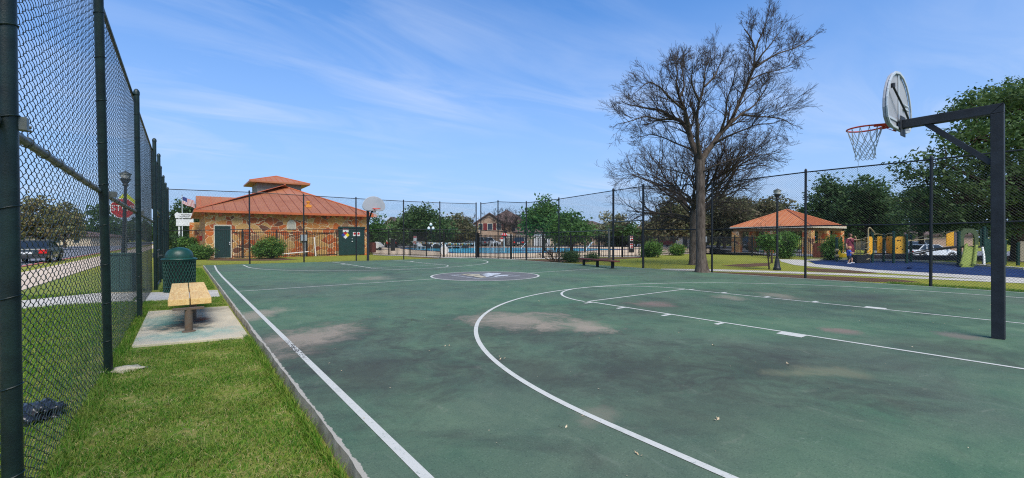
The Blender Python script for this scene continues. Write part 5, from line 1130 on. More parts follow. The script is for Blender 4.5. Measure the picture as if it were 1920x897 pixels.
# leafless many stemmed shrub at the court edge
def bare_shrub():
    rg = np.random.default_rng(12); g0 = G(1040, 492, GZ); t = thing('bare_shrub', 'leafless many stemmed shrub in the bed outside the fence corner', 'shrub', (g0.x, g0.y, GZ)); P = []
    for a in np.linspace(-1.15, 1.15, 13):
        d = np.array(RGT)*math.sin(a)+np.array([0, 0, math.cos(a)])+np.array(FWD)*rg.uniform(-.4, .4); twigs(P, np.array([g0.x+rg.uniform(-.12, .12), g0.y, GZ-.03]), unit(d), rg.uniform(.8, 1.25), .03, 0, rg, .3, (4, 3), (.3, .8), .13, .006)
    V, F = tubes_np(P, 5); np_obj('stem', V, F, M['bark_dark'], t)
bare_shrub()

# the wooded skyline far beyond everything
def far_wood():
    rg = np.random.default_rng(99); n = 2600; a = rg.uniform(-np.pi*.55, np.pi*.85, n); r = 190+rg.uniform(-18, 30, n); h = 6.2+2.4*np.sin(a*23)+1.6*np.sin(a*57+1)+rg.uniform(-1, 1.4, n)
    C = np.column_stack([CAM.x+np.sin(a+YAW)*r, CAM.y+np.cos(a+YAW)*r, GZ+h*rg.uniform(.1, 1, n)**.8]); V, F = leaf_quads(C, 20, 1.1, .95, rg, .8); o = np_obj('far_woods', V, F, M['leafF']); tag(o, 'low wooded skyline far beyond the park and the houses', 'woods', kind='stuff')
far_wood()
# ================================================================== CARS
def car(label, p, rz, paint, kind='suv', z0=GZ, group=None, scale=1.0):
    t = thing('parked_car' if kind != 'moving' else 'car', label, 'car', (p[0], p[1], z0), rz, group)
    t.scale = (scale,)*3
    suv = kind != 'sedan'; L_, W, hb, hr = (4.65, .93, .98, 1.68) if suv else (4.6, .89, .92, 1.44)
    # side outline along x (front at +x)
    prof = [(-L_/2+.05, .30), (-L_/2, .55), (-L_/2+.05, hb-.02), (-L_/2+.2, hb+.02), (.9, hb+.04), (1.45, hb-.02), (L_/2-.25, hb-.16), (L_/2-.03, .62), (L_/2, .42), (L_/2-.08, .28)]
    m = MB(); m.prism([(x, -W, z) for x, z in prof], (0, 2*W, 0)); bo = m.build('body', paint, t, False, bevel=.06); auto_smooth(bo, 50)
    xb, xr0, xr1, xf = (-L_/2+.12, -L_/2+.45, .55, 1.30) if suv else (-L_/2+.55, -L_/2+1.15, .35, 1.15)
    m = MB(); wt = W-.17; m.hexa([(xb,-W+.05,hb),(xf,-W+.05,hb),(xf,W-.05,hb),(xb,W-.05,hb),(xr0,-wt,hr-.03),(xr1,-wt,hr-.03),(xr1,wt,hr-.03),(xr0,wt,hr-.03)]); m.build('cabin', M['car_glass'], t, False)
    m = MB(); m.box(xr0-.05,-wt-.01,hr-.07,xr1+.04,wt+.01,hr); r_ = m.build('roof', paint, t, False, bevel=.03); m = MB()
    for sy in (-1, 1):
        for (x0, x1) in ((xb+.02, xr0), (xf-.02, xr1), (-.28, -.3), (-1.35, -1.3) if suv else (xr0+.2, xr0+.3)): m.bar((x0, sy*(W-.045), hb+.0), (x1, sy*(wt+.005), hr-.05), .075, .03, (0, 1, 0))
    m.build('pillar', paint, r_, False)
    for sx, sy in ((1.42, 1), (1.42, -1), (-1.38, 1), (-1.38, -1)):
        w_ = MB(); w_.tube([(sx, sy*(W-.20), .33), (sx, sy*(W+.012), .33)], .335, 18); wo = auto_smooth(w_.build('wheel', M['tyre'], t, False)); w_ = MB(); w_.tube([(sx, sy*(W+.006), .33), (sx, sy*(W+.022), .33)], [.215, .19], 14); w_.build('rim', M['rimm'], wo, False)
        w_ = MB(); pts = [(sx+.40*math.cos(a), sy*(W+.004), .33+.40*math.sin(a)) for a in np.linspace(-.12, math.pi+.12, 13)]; w_.tube(pts, .03, 5); w_.build('wheel_arch', M['dark'], t, False)
    for sy in (-1, 1):
        m = MB(); m.box(L_/2-.32, sy*(W-.30)-.17, .63, L_/2-.02, sy*(W-.30)+.22*1, .76) if False else m.box(L_/2-.22, sy*(W-.24)-.2, .60, L_/2+.008, sy*(W-.24)+.2, .73); m.build('headlight', M['lamp_clear'], t, False, bevel=.02)
        m = MB(); m.box(-L_/2-.012, sy*(W-.19)-.16, hb-.32, -L_/2+.16, sy*(W-.19)+.2, hb-.08); m.build('tail_light', M['lamp_red'], t, False, bevel=.02)
        m = MB(); m.box(.95, sy*(W+.08)-.09, hb+.02, 1.1, sy*(W+.08)+.09, hb+.16); m.build('mirror', paint, t, False, bevel=.03)
    m = MB(); m.box(-L_/2-.03,-W+.06,.30,-L_/2+.15,W-.06,.52); bm_k = plain('bumper_black', S(38,40,42), .6); m.build('bumper', bm_k, t, False, bevel=.03); m = MB(); m.box(L_/2-.12,-W+.06,.26,L_/2+.035,W-.06,.46); m.build('bumper', bm_k, t, False, bevel=.03)
    m = MB(); m.box(-L_/2-.016,-.26,.58,-L_/2+.05,.26,.71); m.build('number_plate', M['white'], t, False); return t
g = G(66, 494, GZ); car('charcoal car with red tail lights driving away on the street', (g.x-.3, g.y+2), math.pi/2, M['car_dark'], 'sedan')
RA = -YAW
p = D(1741, 43); car('white car parked below the playground, facing right', (p.x, p.y), RA, M['car_white'], 'sedan', -.77)
p = D(1712, 49); car('grey car parked behind the white car at the playground', (p.x, p.y), RA+.2, M['car_silver'], 'suv', -.77)
p = D(1431, 53); car('dark grey car seen between the pavilion columns', (p.x, p.y), RA+.1, M['car_dark'], 'suv')
p = D(1162, 76); car('white car parked left of the gateway signs', (p.x, p.y), RA+.3, M['car_white'], 'sedan')
p = D(1259, 74); car('dark red car parked behind the small yellow green bush', (p.x, p.y), RA+2.2, M['car_red'], 'suv')
p = D(733, 74); car('dark red car parked behind the pool near the stone building', (p.x, p.y), RA+1.9, M['car_red'], 'suv')
p = D(893, 80); car('silver car parked on the drive left of the tan house', (p.x, p.y), RA+2.7, M['car_silver'], 'suv')
p = D(915, 84); car('white car parked in front of the tan house', (p.x, p.y), RA+.2, M['car_white'], 'suv')
p = D(976, 78); car('black covered car parked right of the mushroom fountain', (p.x, p.y), RA+1.4, M['car_dark'], 'suv')

# ================================================================== HOUSES
def house(label, px, depth, w, dp, eave, ridge, wall, roof='shingle', rz=0, gable=True, wins=(), z0=GZ, shut=False, garage=None, group=None):
    c = D(px, depth); t = thing('house', label, 'house', (c.x, c.y, z0), -YAW+rz, group)
    m = MB(); m.box(-w/2, 0, -1, w/2, dp, eave); wl_ = m.build('wall', M[wall], t, False)
    m = MB(); o_ = .45
    if gable:
        m.add([(-w/2, .001, eave), (w/2, .001, eave), (0, .001, ridge-.15)], [(0, 1, 2)]); m.add([(-w/2, dp-.001, eave), (w/2, dp-.001, eave), (0, dp-.001, ridge-.15)], [(0, 2, 1)]); m.build('gable', M[wall], t, False, fix=False)
        m = MB(); k_ = (ridge-eave)/(w/2); e = eave-o_*k_
        m.prism([(-w/2-o_, -o_, e), (0, -o_, ridge), (w/2+o_, -o_, e), (w/2+o_, -o_, e-.22), (0, -o_, ridge-.24), (-w/2-o_, -o_, e-.22)], (0, dp+2*o_, 0)); m.build('roof', M[roof], t, False)
    else:
        q = [(-w/2-o_, -o_, eave), (w/2+o_, -o_, eave), (w/2+o_, dp+o_, eave), (-w/2-o_, dp+o_, eave)]
        if w > dp: a1, a2 = Vector((-w/2+dp/2, dp/2, ridge)), Vector((w/2-dp/2, dp/2, ridge)); q = q[3:]+q[:3]
        else: a1, a2 = Vector((0, w/2, ridge)), Vector((0, dp-w/2, ridge))
        if w > dp: hip(m, q, a1, a2, .2)
        else: hip(m, q, a1, a2, .2)
        m.build('roof', M[roof], t, False)
    for (x, z, ww, hh) in wins:
        m = MB(); m.box(x-ww/2-.08, -.05, z-hh/2-.08, x+ww/2+.08, .02, z+hh/2+.08); wo = m.build('window', M['trim_white'], t, False); m = MB(); m.box(x-ww/2, -.062, z-hh/2, x+ww/2, -.052, z+hh/2); m.build('pane', M['glass_dark'], wo, False)
        if shut:
            for s_ in (-1, 1):
                m = MB(); m.box(x+s_*(ww/2+.32)-.2, -.05, z-hh/2-.05, x+s_*(ww/2+.32)+.2, -.004, z+hh/2+.05); m.build('shutter', M['shutter'], t, False)
    if garage:
        x, ww = garage; m = MB(); m.box(x-ww/2, -.05, 0, x+ww/2, .02, 2.3); m.build('garage_door', M['white'], t, False)
    return t
house('two storey tan house gable with red shuttered windows and brown roof', 918, 92, 6.0, 12, 4.9, 6.9, 'tan_brick', wins=((-1.9, 3.9, .9, 1.3), (0.1, 3.9, 1.0, 1.3), (1.95, 3.9, .9, 1.3)), shut=True)
house('wide tan house wing with big brown hip roof behind bare trees', 950, 95, 10, 12, 4.6, 8.0, 'tan_brick', gable=False, wins=((1.5, 3.6, .9, 1.2), (3.8, 1.4, 1, 1.3), (-3, 1.4, 1, 1.3)), garage=(-.2, 3))
house('low tan house behind the many stemmed tree', 1004, 84, 7.5, 9, 2.7, 4.8, 'tan_siding', gable=False, garage=(1.2, 3.2))
house('tall pale house peeking between the two left trees', 734, 104, 4.2, 9, 4.6, 6.6, 'tan_siding', wins=((0.2, 3.8, .9, 1.3), (0.2, 1.2, 1.1, 1.4)))
house('tan house low behind the gateway', 1110, 90, 12, 10, 2.9, 5.2, 'tan_brick', gable=False, wins=((-3, 1.4, 1.2, 1.2), (2, 1.4, 1.2, 1.2)))
house('taupe house beyond the white car at the playground', 1768, 66, 9, 9, 2.6, 4.4, 'tan_brick', gable=False, z0=-.77, wins=((2.2, 1.4, 1.1, 1.1), (-2.2, 1.4, 1.1, 1.1)))
house('house with brown roof behind the dark oaks right of the pavilion', 1690, 74, 10, 9, 3.0, 5.4, 'tan_brick', gable=False, z0=-.77, wins=((2.5, 1.5, 1.2, 1.2), (-2.5, 1.5, 1.2, 1.2)))
house('long tan house far across the street', 108, 92, 14, 8, 2.1, 3.1, 'tan_siding', gable=False, wins=((-4, 1.2, 1.2, 1), (0, 1.2, 1.2, 1), (4, 1.2, 1.2, 1)))

# ================================================================== MONUMENT SIGN, FLAG
p = D(347, 52); t = thing('monument_sign', 'white two part monument sign with black script on a post left of the building', 'sign', (p.x, p.y, GZ), -YAW+.12)
k_ = 52/FPX; zz = lambda py: ZT(p, py)-GZ
m = MB(); m.box(-.75, .03, -.1, -.6, .15, zz(401)); m.box(.75, .03, -.1, .9, .15, zz(401)) ; m.build('post', M['white'], t, False)
m = MB(); m.box(-.95, -.05, zz(424), .95, .03, zz(411.5)); m.build('sign_board', M['white'], t, False, bevel=.02)
m = MB(); y_ = -.06; za, zb_ = zz(409.5), zz(400)
pr = [(-1.0, za), (1.1, za), (1.2, zb_-.1), (.9, zb_), (-.7, zb_), (-.8, zb_+.12), (-.95, zb_+.02), (-1.1, zb_-.15)]; m.prism([(x, y_, z) for x, z in pr], (0, .08, 0)); b = m.build('sign_crest', M['white'], t, False)
m = MB(); rg = random.Random(3)
for row, (x0, x1) in enumerate(((-.35, .7), (-.55, .55))):
    z_ = za+(zb_-za)*(.66-.36*row); pts = [(x0+(x1-x0)*i/40, y_-.012, z_+.07*math.sin(i*1.25+row)*(1 if i % 7 else 1.5)+.02*math.sin(i*.5)) for i in range(41)]; m.tube(pts, .016, 4)
m.build('lettering', M['dark'], b, False)
p = D(342, 60); zt = ZT(p, 367); t = thing('flagpole', 'slim white flagpole behind the white monument sign', 'flagpole', (p.x, p.y, GZ))
m = MB(); m.tube([(0, 0, -.1), (0, 0, zt-GZ)], [.06, .035], 10); m.build('pole', M['white_metal'], t, False); m = MB(); m.lathe((0, 0, zt-GZ), [(.03, 0), (.07, .05), (.07, .09), (.002, .14)], 10); m.build('finial', M['galv'], t, False)
def flag():
    nx_, nz_ = 22, 13; V = []; F = []; mi = []; Ls, Hs = 1.62, 1.0; zt_ = zt-.15
    for i in range(nx_+1):
        for j in range(nz_+1):
            u = i/nx_; v = j/nz_; x = u*Ls*.93; dz = -.48*u-.12*u*u; y = .10*math.sin(u*7+v*1.3)*u; V.append((x, y, dz-v*Hs+.04*math.sin(u*9+v)))
    for i in range(nx_):
        for j in range(nz_):
            a = i*(nz_+1)+j; F.append((a, a+1, a+nz_+2, a+nz_+1)); mi.append(2 if (i < nx_*.4 and j < 7) else (0 if j % 2 == 0 else 1))
    o = np_obj('flag', V, np.array(F), [M['red'], M['white'], M['blue']], None, mi=mi, smooth=True); o.location = (p.x, p.y, zt_); o.rotation_euler = (0, 0, -YAW+.15)
    tag(o, 'striped red and white flag with blue canton blowing to the right', 'flag')
    k2 = o.modifiers.new('thickness', 'SOLIDIFY'); k2.thickness = .006
flag()

# ================================================================== POOL FURNITURE
def boxthing(name, label, cat, parts, p, rz=0, group=None):
    t = thing(name, label, cat, p, rz, group)
    for nm, mb, mt in parts: mb.build(nm, mt, t, False)
    return t
def rail_thing(label, px, py, w, depth=None, rz=0):
    g = G(px, py, DZ); t = thing('pool_handrail', label, 'handrail', g, rz, 'pool handrails'); m = None
    for s_ in (-1, 1):
        m = MB(); a = np.linspace(0, math.pi, 9); pts = [(-w, s_*.28, 0)]+[(-w*math.cos(x)*1.0, s_*.28, .45+.45*math.sin(x)) for x in a]+[(w, s_*.28, -.1)]; m.tube(pts, .035, 6); auto_smooth(m.build('rail', M['white_metal'], t, False))
rail_thing('curved white pool handrail at the left end of the water', 782, 468.5, .38, rz=.3); rail_thing('curved white pool handrail beside the round white reel', 818, 471.5, .55, rz=-.2); rail_thing('curved white pool handrail behind the water left of the mushroom fountain', 925, 465, .5, rz=.4)
for px, py, lb in ((983, 466.2, 'slanting white pool handrail right of the black covered car'), (1106, 468.5, 'slanting white pool handrail near the gateway')):
    g = G(px, py, DZ); t = thing('pool_ladder_rail', lb, 'handrail', g, -YAW, 'slanting pool handrails'); m = MB(); m.tube([(-.45, 0, 0), (.35, 0, .95), (.55, 0, .95)], .04, 6); m.tube([(-.45, .5, 0), (.35, .5, .95), (.55, .5, .95)], .04, 6); m.build('rail', M['white_metal'], t, False)
g = G(833, 477.5, DZ); t = thing('pool_reel', 'big round white reel standing on the pool deck behind the pickets', 'reel', g, -YAW+.4); rr = .30
m = MB(); m.tube([(0, -.05, .36), (0, .05, .36)], .36, 28)
m.build('disc', M['white'], t, False); m = MB(); m.tube([(.36*math.cos(a), 0, .36+.36*math.sin(a)) for a in np.linspace(0, 2*math.pi, 29)[:-1]], .05, 6, closed=True); m.build('rim', M['white_metal'], t, False); m = MB(); m.tube([(0, .05, .36), (0, .9, .36)], .05, 8); m.tube([(0, .85, .36), (.2, .85, 0)], .03, 6); m.tube([(0, .85, .36), (-.2, .85, 0)], .03, 6); m.build('axle', M['galv'], t, False)
mp_ = G(945.5, 473, DZ); mp_ = D(945.5, dep(mp_)+4); t = thing('mushroom_fountain', 'red and white mushroom fountain on a white pole in the pool', 'fountain', (mp_.x, mp_.y, DZ)); zc = ZT(mp_, 442)-DZ; d_ = dep(mp_)
m = MB(); m.tube([(0, 0, -.1), (0, 0, zc)], .075, 10); m.build('pole', M['white'], t, False); rm = 5.8*d_/FPX; m = MB(); m.lathe((0, 0, zc-.05), [(rm, 0), (rm*.97, .08), (rm*.75, rm*.6), (rm*.4, rm*.85), (.002, rm*.93)], 20); auto_smooth(m.build('cap', M['red'], t, False)); m = MB()
for a in range(6): m.lathe((rm*.8*math.cos(a*1.05), rm*.8*math.sin(a*1.05), zc+rm*.35), [(.02, -.1), (rm*.16, 0), (.02, .12)], 8)
m.build('spot', M['white'], t, False)
sg = D(941, d_-8); z = ZT(sg, 449)-DZ; t = thing('pool_sign', 'round red and white sign beside the mushroom fountain', 'sign', (sg.x, sg.y, DZ), -YAW); m = MB(); m.bar((0, .03, 0), (0, .03, z), .05); m.build('post', M['galv'], t, False); rs = 4.2*(d_-8)/FPX
m = MB(); m.prism([(rs*math.cos(a), 0, z+rs*math.sin(a)) for a in np.linspace(0, 2*math.pi, 25)[:-1]], (0, .008, 0)); b = m.build('sign_plate', M['white'], t, False); m = MB(); m.prism([(rs*.92*math.cos(a), -.005, z+rs*.92*math.sin(a)) for a in np.linspace(.1, math.pi-.1, 14)], (0, .003, 0)); m.build('red_half', M['red'], b, False)
# backstroke flags over the pool, white chairs, dark tarp wall, rule boards
a, b = D(768, 56), D(890, 50); za, zb_ = ZT(a, 452.5), ZT(b, 456.5); t = thing('pennant_line', 'line of small coloured pennants strung across the pool on two poles', 'pennants', (a.x, a.y, DZ))
m = MB(); m.tube([(a.x, a.y, za), ((a.x+b.x)/2, (a.y+b.y)/2, (za+zb_)/2-.12), (b.x, b.y, zb_)], .02, 4); m.build('line', M['white'], t)
for q, z in ((a, za), (b, zb_)): m = MB(); m.tube([(q.x, q.y, DZ), (q.x, q.y, z+.1)], .035, 6); m.build('pole', M['white_metal'], t)
pc_ = [M['yellow'], plain('teal_pennant', S(70,150,160), .7), M['white'], plain('orange_pennant', S(214,140,80), .7)]
for i in range(44):
    f = (i+.5)/44; q = a+(b-a)*f; z = za+(zb_-za)*f-.12*4*f*(1-f)*.5; e = (b-a).normalized(); mp1 = MB(); mp1.prism([Vector((q.x, q.y, z))-e*.10, Vector((q.x, q.y, z))+e*.10, Vector((q.x, q.y, z-.26))], (0, .006, 0)); mp1.build('pennant', pc_[i % 4], t)
tq = D(806, 63); t = thing('tarp_wall', 'low dark wall behind the far edge of the pool', 'wall', (tq.x, tq.y, GZ), -YAW); m = MB(); m.box(-2.2, 0, 0, 5.5, .12, .68); m.build('panel', simple('dark_tarp', S(48,44,46), S(36,34,36), .8, 2), t, False); m = MB(); m.box(-2.25, -.03, .683, 5.55, .15, .74); m.build('coping', M['tan_siding'], t, False)
q = D(778.5, 60); t = thing('rules_board', 'red and white pool rules board behind the left end of the pool', 'sign', (q.x, q.y, GZ), -YAW); z0_, z1_ = ZT(q, 451)-GZ, ZT(q, 443)-GZ; m = MB(); m.bar((-.12, .03, 0), (-.12, .03, z1_), .06); m.build('post', M['iron'], t, False); m = MB(); m.box(-.22, -.02, z0_-.55, .22, .0, z1_); b = m.build('sign_plate', M['white'], t, False); m = MB(); m.box(-.2, -.028, z1_-.22, .2, -.021, z1_-.04); m.build('red_band', M['red'], b, False); m = MB(); m.box(-.2, -.028, z0_-.5, .2, -.021, z0_-.1); m.build('red_band', M['red'], b, False)
q = D(1184, 44); t = thing('notice_board', 'two red and white notices on a tall dark board behind the gateway', 'sign', (q.x, q.y, GZ), -YAW); z_ = lambda py: ZT(q, py)-GZ; k_ = 44/FPX
m = MB(); m.box(-5.5*k_, 0, 0, 5.5*k_, .12, z_(441.5)); m.build('board', M['iron'], t, False)
for y0, y1 in ((452, 443), (466, 457)):
    m = MB(); m.box(-2.4*k_, -.02, z_(y0), 3*k_, -.004, z_(y1)); b = m.build('notice', M['white'], t, False); m = MB(); m.box(-2*k_, -.028, z_(y1)-.16, 2.6*k_, -.021, z_(y1)-.03); m.build('red_band', M['red'], b, False); m = MB(); m.box(-1.6*k_, -.028, z_(y0)+.06, 2.2*k_, -.021, z_(y0)+.2); m.build('red_band', M['red'], b, False)
q = D(1281, 66); t = thing('white_shed', 'small white shed with dark door between the yellow bush and tree trunk', 'shed', (q.x, q.y, GZ), -YAW); m = MB(); m.box(-1, 0, -.1, 1, 1.6, 2.0); m.build('wall', M['white'], t, False); m = MB(); m.prism([(-1.1, -.1, 2.002), (0, -.1, 2.5), (1.1, -.1, 2.002)], (0, 1.8, 0)); m.build('roof', M['cabinet_grey'], t, False); m = MB(); m.box(-.1, -.03, 0, .6, -.004, 1.8); m.build('door', M['glass_dark'], t, False)
for px, lb, dd_ in ((1040, 'left grey shade post standing on the far pool deck', 50), (1048, 'right grey shade post standing on the far pool deck', 50), (1097, 'silver post on the pool deck left of the gateway', 46), (1142, 'silver gate post just inside the gateway', 32)):
    q = D(px, dd_); t = thing('deck_post', lb, 'post', (q.x, q.y, DZ), 0, 'silver posts on the pool deck'); z = ZT(q, 434 if dd_ > 32 else 430)-DZ; m = MB(); m.tube([(0, 0, -.05), (0, 0, z)], .07, 10); m.build('shaft', M['galv'], t, False); m = MB(); m.lathe((0, 0, z), [(.085, 0), (.085, .03), (.002, .07)], 10); m.build('cap', M['galv'], t, False)
def lounge(label, px, d, rz):
    q = D(px, d); t = thing('lounge_chair', label, 'chair', (q.x, q.y, DZ), rz, 'white lounge chairs on the far deck'); m = MB(); m.box(-.3, -.9, .32, .3, .45, .37); m.build('seat', M['white'], t, False); m = MB(); m.hexa([(-.3,.45,.32),(.3,.45,.32),(.3,.5,.37),(-.3,.5,.37),(-.3,1.0,.85),(.3,1.0,.85),(.3,1.05,.9),(-.3,1.05,.9)]); m.build('backrest', M['white'], t, False)
    for x, y in ((-.27,-.8),(.27,-.8),(-.27,.5),(.27,.5)): m = MB(); m.bar((x,y,0),(x,y,.32),.05); m.build('leg', M['white_metal'], t, False)
for i, (px, d, lb) in enumerate(((790, 61, 'white lounge chair right of the rules board'), (838, 62, 'white lounge chair above the round white reel'), (855, 63, 'white lounge chair under the olive brown oak'))): lounge(lb, px, d, -YAW+.5+i*.35)
q = D(808, 62); t = thing('globe_lamp', 'lamp post with three white globes in front of the dark oak', 'lamp post', (q.x, q.y, GZ), -YAW); z_ = lambda py: ZT(q, py)-GZ; k_ = 62/FPX
m = MB(); m.tube([(0, 0, 0), (0, 0, z_(424))], .06, 8); m.tube([(-4*k_, 0, z_(431)), (0, 0, z_(434)), (4*k_, 0, z_(431))], .04, 6); m.build('shaft', M['iron'], t, False)
for x, y in ((0, 421), (-4*k_, 428), (4*k_, 428)): m = MB(); m.lathe((x, 0, z_(y)-.1), [(.08, -.12), (.2, .0), (.2, .14), (.1, .28), (.002, .34)], 12); auto_smooth(m.build('globe', M['white'], t, False))
w0 = D(709, 54); t = thing('white_canopy_cart', 'small white covered cart right of the slatted bin', 'cart', (w0.x, w0.y, DZ), -YAW); m = MB(); m.prism([(-.5,-.4,.25),(.55,-.4,.25),(.6,-.4,.55),(.2,-.4,1.0),(-.3,-.4,1.05),(-.55,-.4,.7)], (0, .8, 0)); m.build('body', M['white'], t, False, bevel=.05); m = MB()
for x in (-.3, .35): m.tube([(x,-.42,.22),(x,-.35,.22)], .2, 12)
m.build('wheel', M['tyre'], t, False)
w0 = D(737, 52); t = thing('dark_pillar', 'square black pillar on the deck in front of the dark red car', 'pillar', (w0.x, w0.y, DZ), -YAW); m = MB(); m.box(-.22,-.2,-.05,.22,.2,1.35); m.build('shaft', M['iron'], t, False); m = MB(); m.box(-.27,-.25,1.352,.27,.25,1.42); m.build('cap', M['iron'], t, False)

# ================================================================== PLAYGROUND
def P3(px, py, d): return at(px, py, d)
PD = 25.0
def pgpost(root, px, top, d, mt='play_green', r=.065, z0=GZ):
    q = D(px, d); z = ZT(q, top); m = MB(); m.tube([(q.x, q.y, z0-.05), (q.x, q.y, z)], r, 12); m.lathe((q.x, q.y, z), [(r*1.15, -.06), (r*1.15, .02), (r*.6, .05), (.002, .055)], 12); return auto_smooth(m.build('post', M[mt], root)), q
q0 = D(1660, 26); pg = thing('play_structure', 'climbing structure with green posts, yellow panels and tan rails', 'play structure', (q0.x, q0.y, GZ))
for px, top, d in ((1636,434,25.6),(1657,440,26.6),(1675.5,435.5,25.2),(1700,441,25.0),(1708,442,26.4),(1628,440,26.8)): pgpost(pg, px, top, d)
def panel(root, px0, px1, py0, py1, d0, d1, mt, holes=()):
    a, b = D(px0, d0), D(px1, d1); za, zb_ = ZT(a, py1), ZT(a, py0); e = (b-a); Lp = e.length; e.normalize(); n_ = Vector((-e.y, e.x, 0)); c_ = .09; pr = [(c_, 0), (Lp-c_, 0), (Lp, c_), (Lp, zb_-za-c_), (Lp-c_, zb_-za), (c_, zb_-za), (0, zb_-za-c_), (0, c_)]
    m = MB(); m.prism([a+e*x+Vector((0, 0, za-a.z+z)) for x, z in pr], n_*.04); o = m.build('panel', M[mt], root)
    if holes:
        m = MB()
        for fx, fz, r in holes: c = a+e*(Lp*fx)+Vector((0, 0, za-a.z+(zb_-za)*fz))-n_*.006; m.prism([c+e*(r*math.cos(t_))+Vector((0, 0, r*math.sin(t_))) for t_ in np.linspace(0, 2*math.pi, 11)[:-1]], n_*.004)
        m.build('panel_hole', M['dark'], o)
panel(pg, 1627, 1636, 444, 477, 25.2, 25.5, 'play_yellow', ((.5, .15, .05),)); panel(pg, 1645.5, 1654.5, 443.5, 477, 26.2, 26.4, 'play_yellow', ((.4, .8, .03), (.6, .6, .03), (.4, .4, .03), (.6, .2, .03))); panel(pg, 1661.5, 1673, 443.5, 476.5, 26.3, 25.6, 'play_yellow', ((.4, .8, .03), (.6, .5, .03), (.8, .35, .04))); panel(pg, 1678.5, 1698, 444, 477.5, 25.3, 25.1, 'play_yellow', ((.25, .78, .03), (.35, .78, .03), (.5, .78, .03), (.55, .45, .03), (.2, .35, .04), (.7, .3, .03)))
m = MB()
for pts, r in (([(1628,470,25.1),(1628,430,25.1),(1629,427.5,25.1),(1631,427,25.1),(1640,437,25.4)], .035), ([(1636,440,25.6),(1646,439,26),(1657,441,26.6)], .025), ([(1657,443,26.6),(1666,438,26),(1675,438,25.3)], .025), ([(1601,450,26),(1612,450,26),(1627,445,25.6)], .03), ([(1636,452,25.6),(1645,452,26.2)], .02), ([(1655,447,26.4),(1662,447,26.3)], .02), ([(1673,450,25.6),(1679,450,25.3)], .02), ([(1698,451,25.1),(1708,450,25.6)], .02), ([(1708,450,26.4),(1745,440,26),(1798,433,25.5)], .03), ([(1700,452,25),(1750,448,25),(1797,443,25)], .022)):
    m.tube([P3(*q) for q in pts], r, 7)
auto_smooth(m.build('rail', M['play_tan'], pg))
m = MB()
for pts in ([(1636,476,25.6),(1657,476,26.6),(1675,477,25.2),(1700,477,25)], [(1708,478,26.4),(1750,470,26),(1797,464,25.5)], [(1700,476,25),(1750,467,25),(1797,462,25)]): m.tube([P3(*q) for q in pts], .04, 7)
auto_smooth(m.build('deck_beam', M['iron'], pg))
m = MB(); d_ = 25.2; q1 = P3(1624, 499, d_); 
m.tube([Vector((q1.x+.16*math.cos(a), q1.y+.16*math.sin(a), GZ+.05+a*.05)) for a in np.linspace(0, 9*math.pi, 90)], .022, 6); auto_smooth(m.build('spiral_climber', M['play_tan'], pg))
q1 = D(1610, 25.4); m = MB(); e = RGT
A_ = q1-e*.36+Vector((0,0,.02)); 
m.prism([A_-FWD*.35, A_+e*.75-FWD*.35, A_+e*.75+FWD*.35, A_+FWD*.35], (0, 0, .40)); m.prism([A_+e*.2-FWD*.3+Vector((0,0,.402)), A_+e*.75-FWD*.3+Vector((0,0,.402)), A_+e*.75+FWD*.35+Vector((0,0,.402)), A_+e*.2+FWD*.35+Vector((0,0,.402))], (0, 0, .05)); m.build('step', M['iron'], pg)
m = MB()
for px in (1606, 1608.5, 1611, 1613.5): a, b = P3(px, 483, 26), P3(px, 452, 26); m.tube([a, b], .018, 6)
m.build('baluster', M['play_tan'], pg)
# tower with slide
q0 = D(1815, 23.5); tw = thing('slide_tower', 'dark green play tower with an arched opening and a lime slide', 'play structure', (q0.x, q0.y, GZ))
for px, top, d in ((1797.5,436,23.3),(1845,427,23.2),(1800,436,25),(1849,430,25),(1884,452,23.6),(1909,457,23)): pgpost(tw, px, top, d, r=.075)
zs = ZT(q0, 462); dk = MB(); c_ = [D(1797.5, 23.3), D(1845, 23.2), D(1849, 25), D(1800, 25)]; dk.prism([Vector((q.x, q.y, zs-.08)) for q in c_], (0, 0, .07)); dk.build('deck', M['iron'], tw)
def strip3(m, A, B, th):
    """ribbon between two polylines with thickness"""
    n = len(A)
    for i in range(n-1): m.hexa([A[i]-th, B[i]-th, B[i+1]-th, A[i+1]-th, A[i], B[i], B[i+1], A[i+1]])
prof = [(0, 462, 23.3), (.12, 466, 23.1), (.35, 477, 22.7), (.6, 489, 22.2), (.8, 497, 21.9), (1, 500.5, 21.5)]
lf_, rt_ = [], []
for f, py, d in prof: lf_.append(P3(1812+(1802-1812)*f, py, d)); rt_.append(P3(1831+(1826-1831)*f, py, d))
m = MB(); strip3(m, lf_, rt_, Vector((0, 0, .04))); sl = m.build('slide', M['slide'], tw); m = MB()
for P_ in (lf_, rt_): m.tube([p+Vector((0, 0, .09)) for p in P_], .07, 8)
auto_smooth(m.build('slide_lip', M['slide'], sl))
m = MB(); e = (D(1835, 23.2)-D(1799, 23.3)); n_ = Vector((-e.y, e.x, 0)).normalized(); Lq = e.length; e.normalize(); a0 = D(1799, 23.25); zb_ = zs; zt = ZT(a0, 429)
outer = [(0, 0), (0, .62), (.1, .86), (.3, 1.0), (.7, 1.0), (.9, .86), (1, .62), (1, 0)]; inner = [(.24, 0), (.24, .5), (.32, .68), (.42, .76), (.62, .76), (.72, .68), (.80, .5), (.80, 0)]
f3 = lambda x, z: a0+e*(Lq*x)+Vector((0, 0, zb_-a0.z+(zt-zb_)*z))
for i in range(7): m.hexa([f3(*outer[i]), f3(*inner[i]), f3(*inner[i])+n_*.06, f3(*outer[i])+n_*.06, f3(*outer[i+1]), f3(*inner[i+1]), f3(*inner[i+1])+n_*.06, f3(*outer[i+1])+n_*.06])
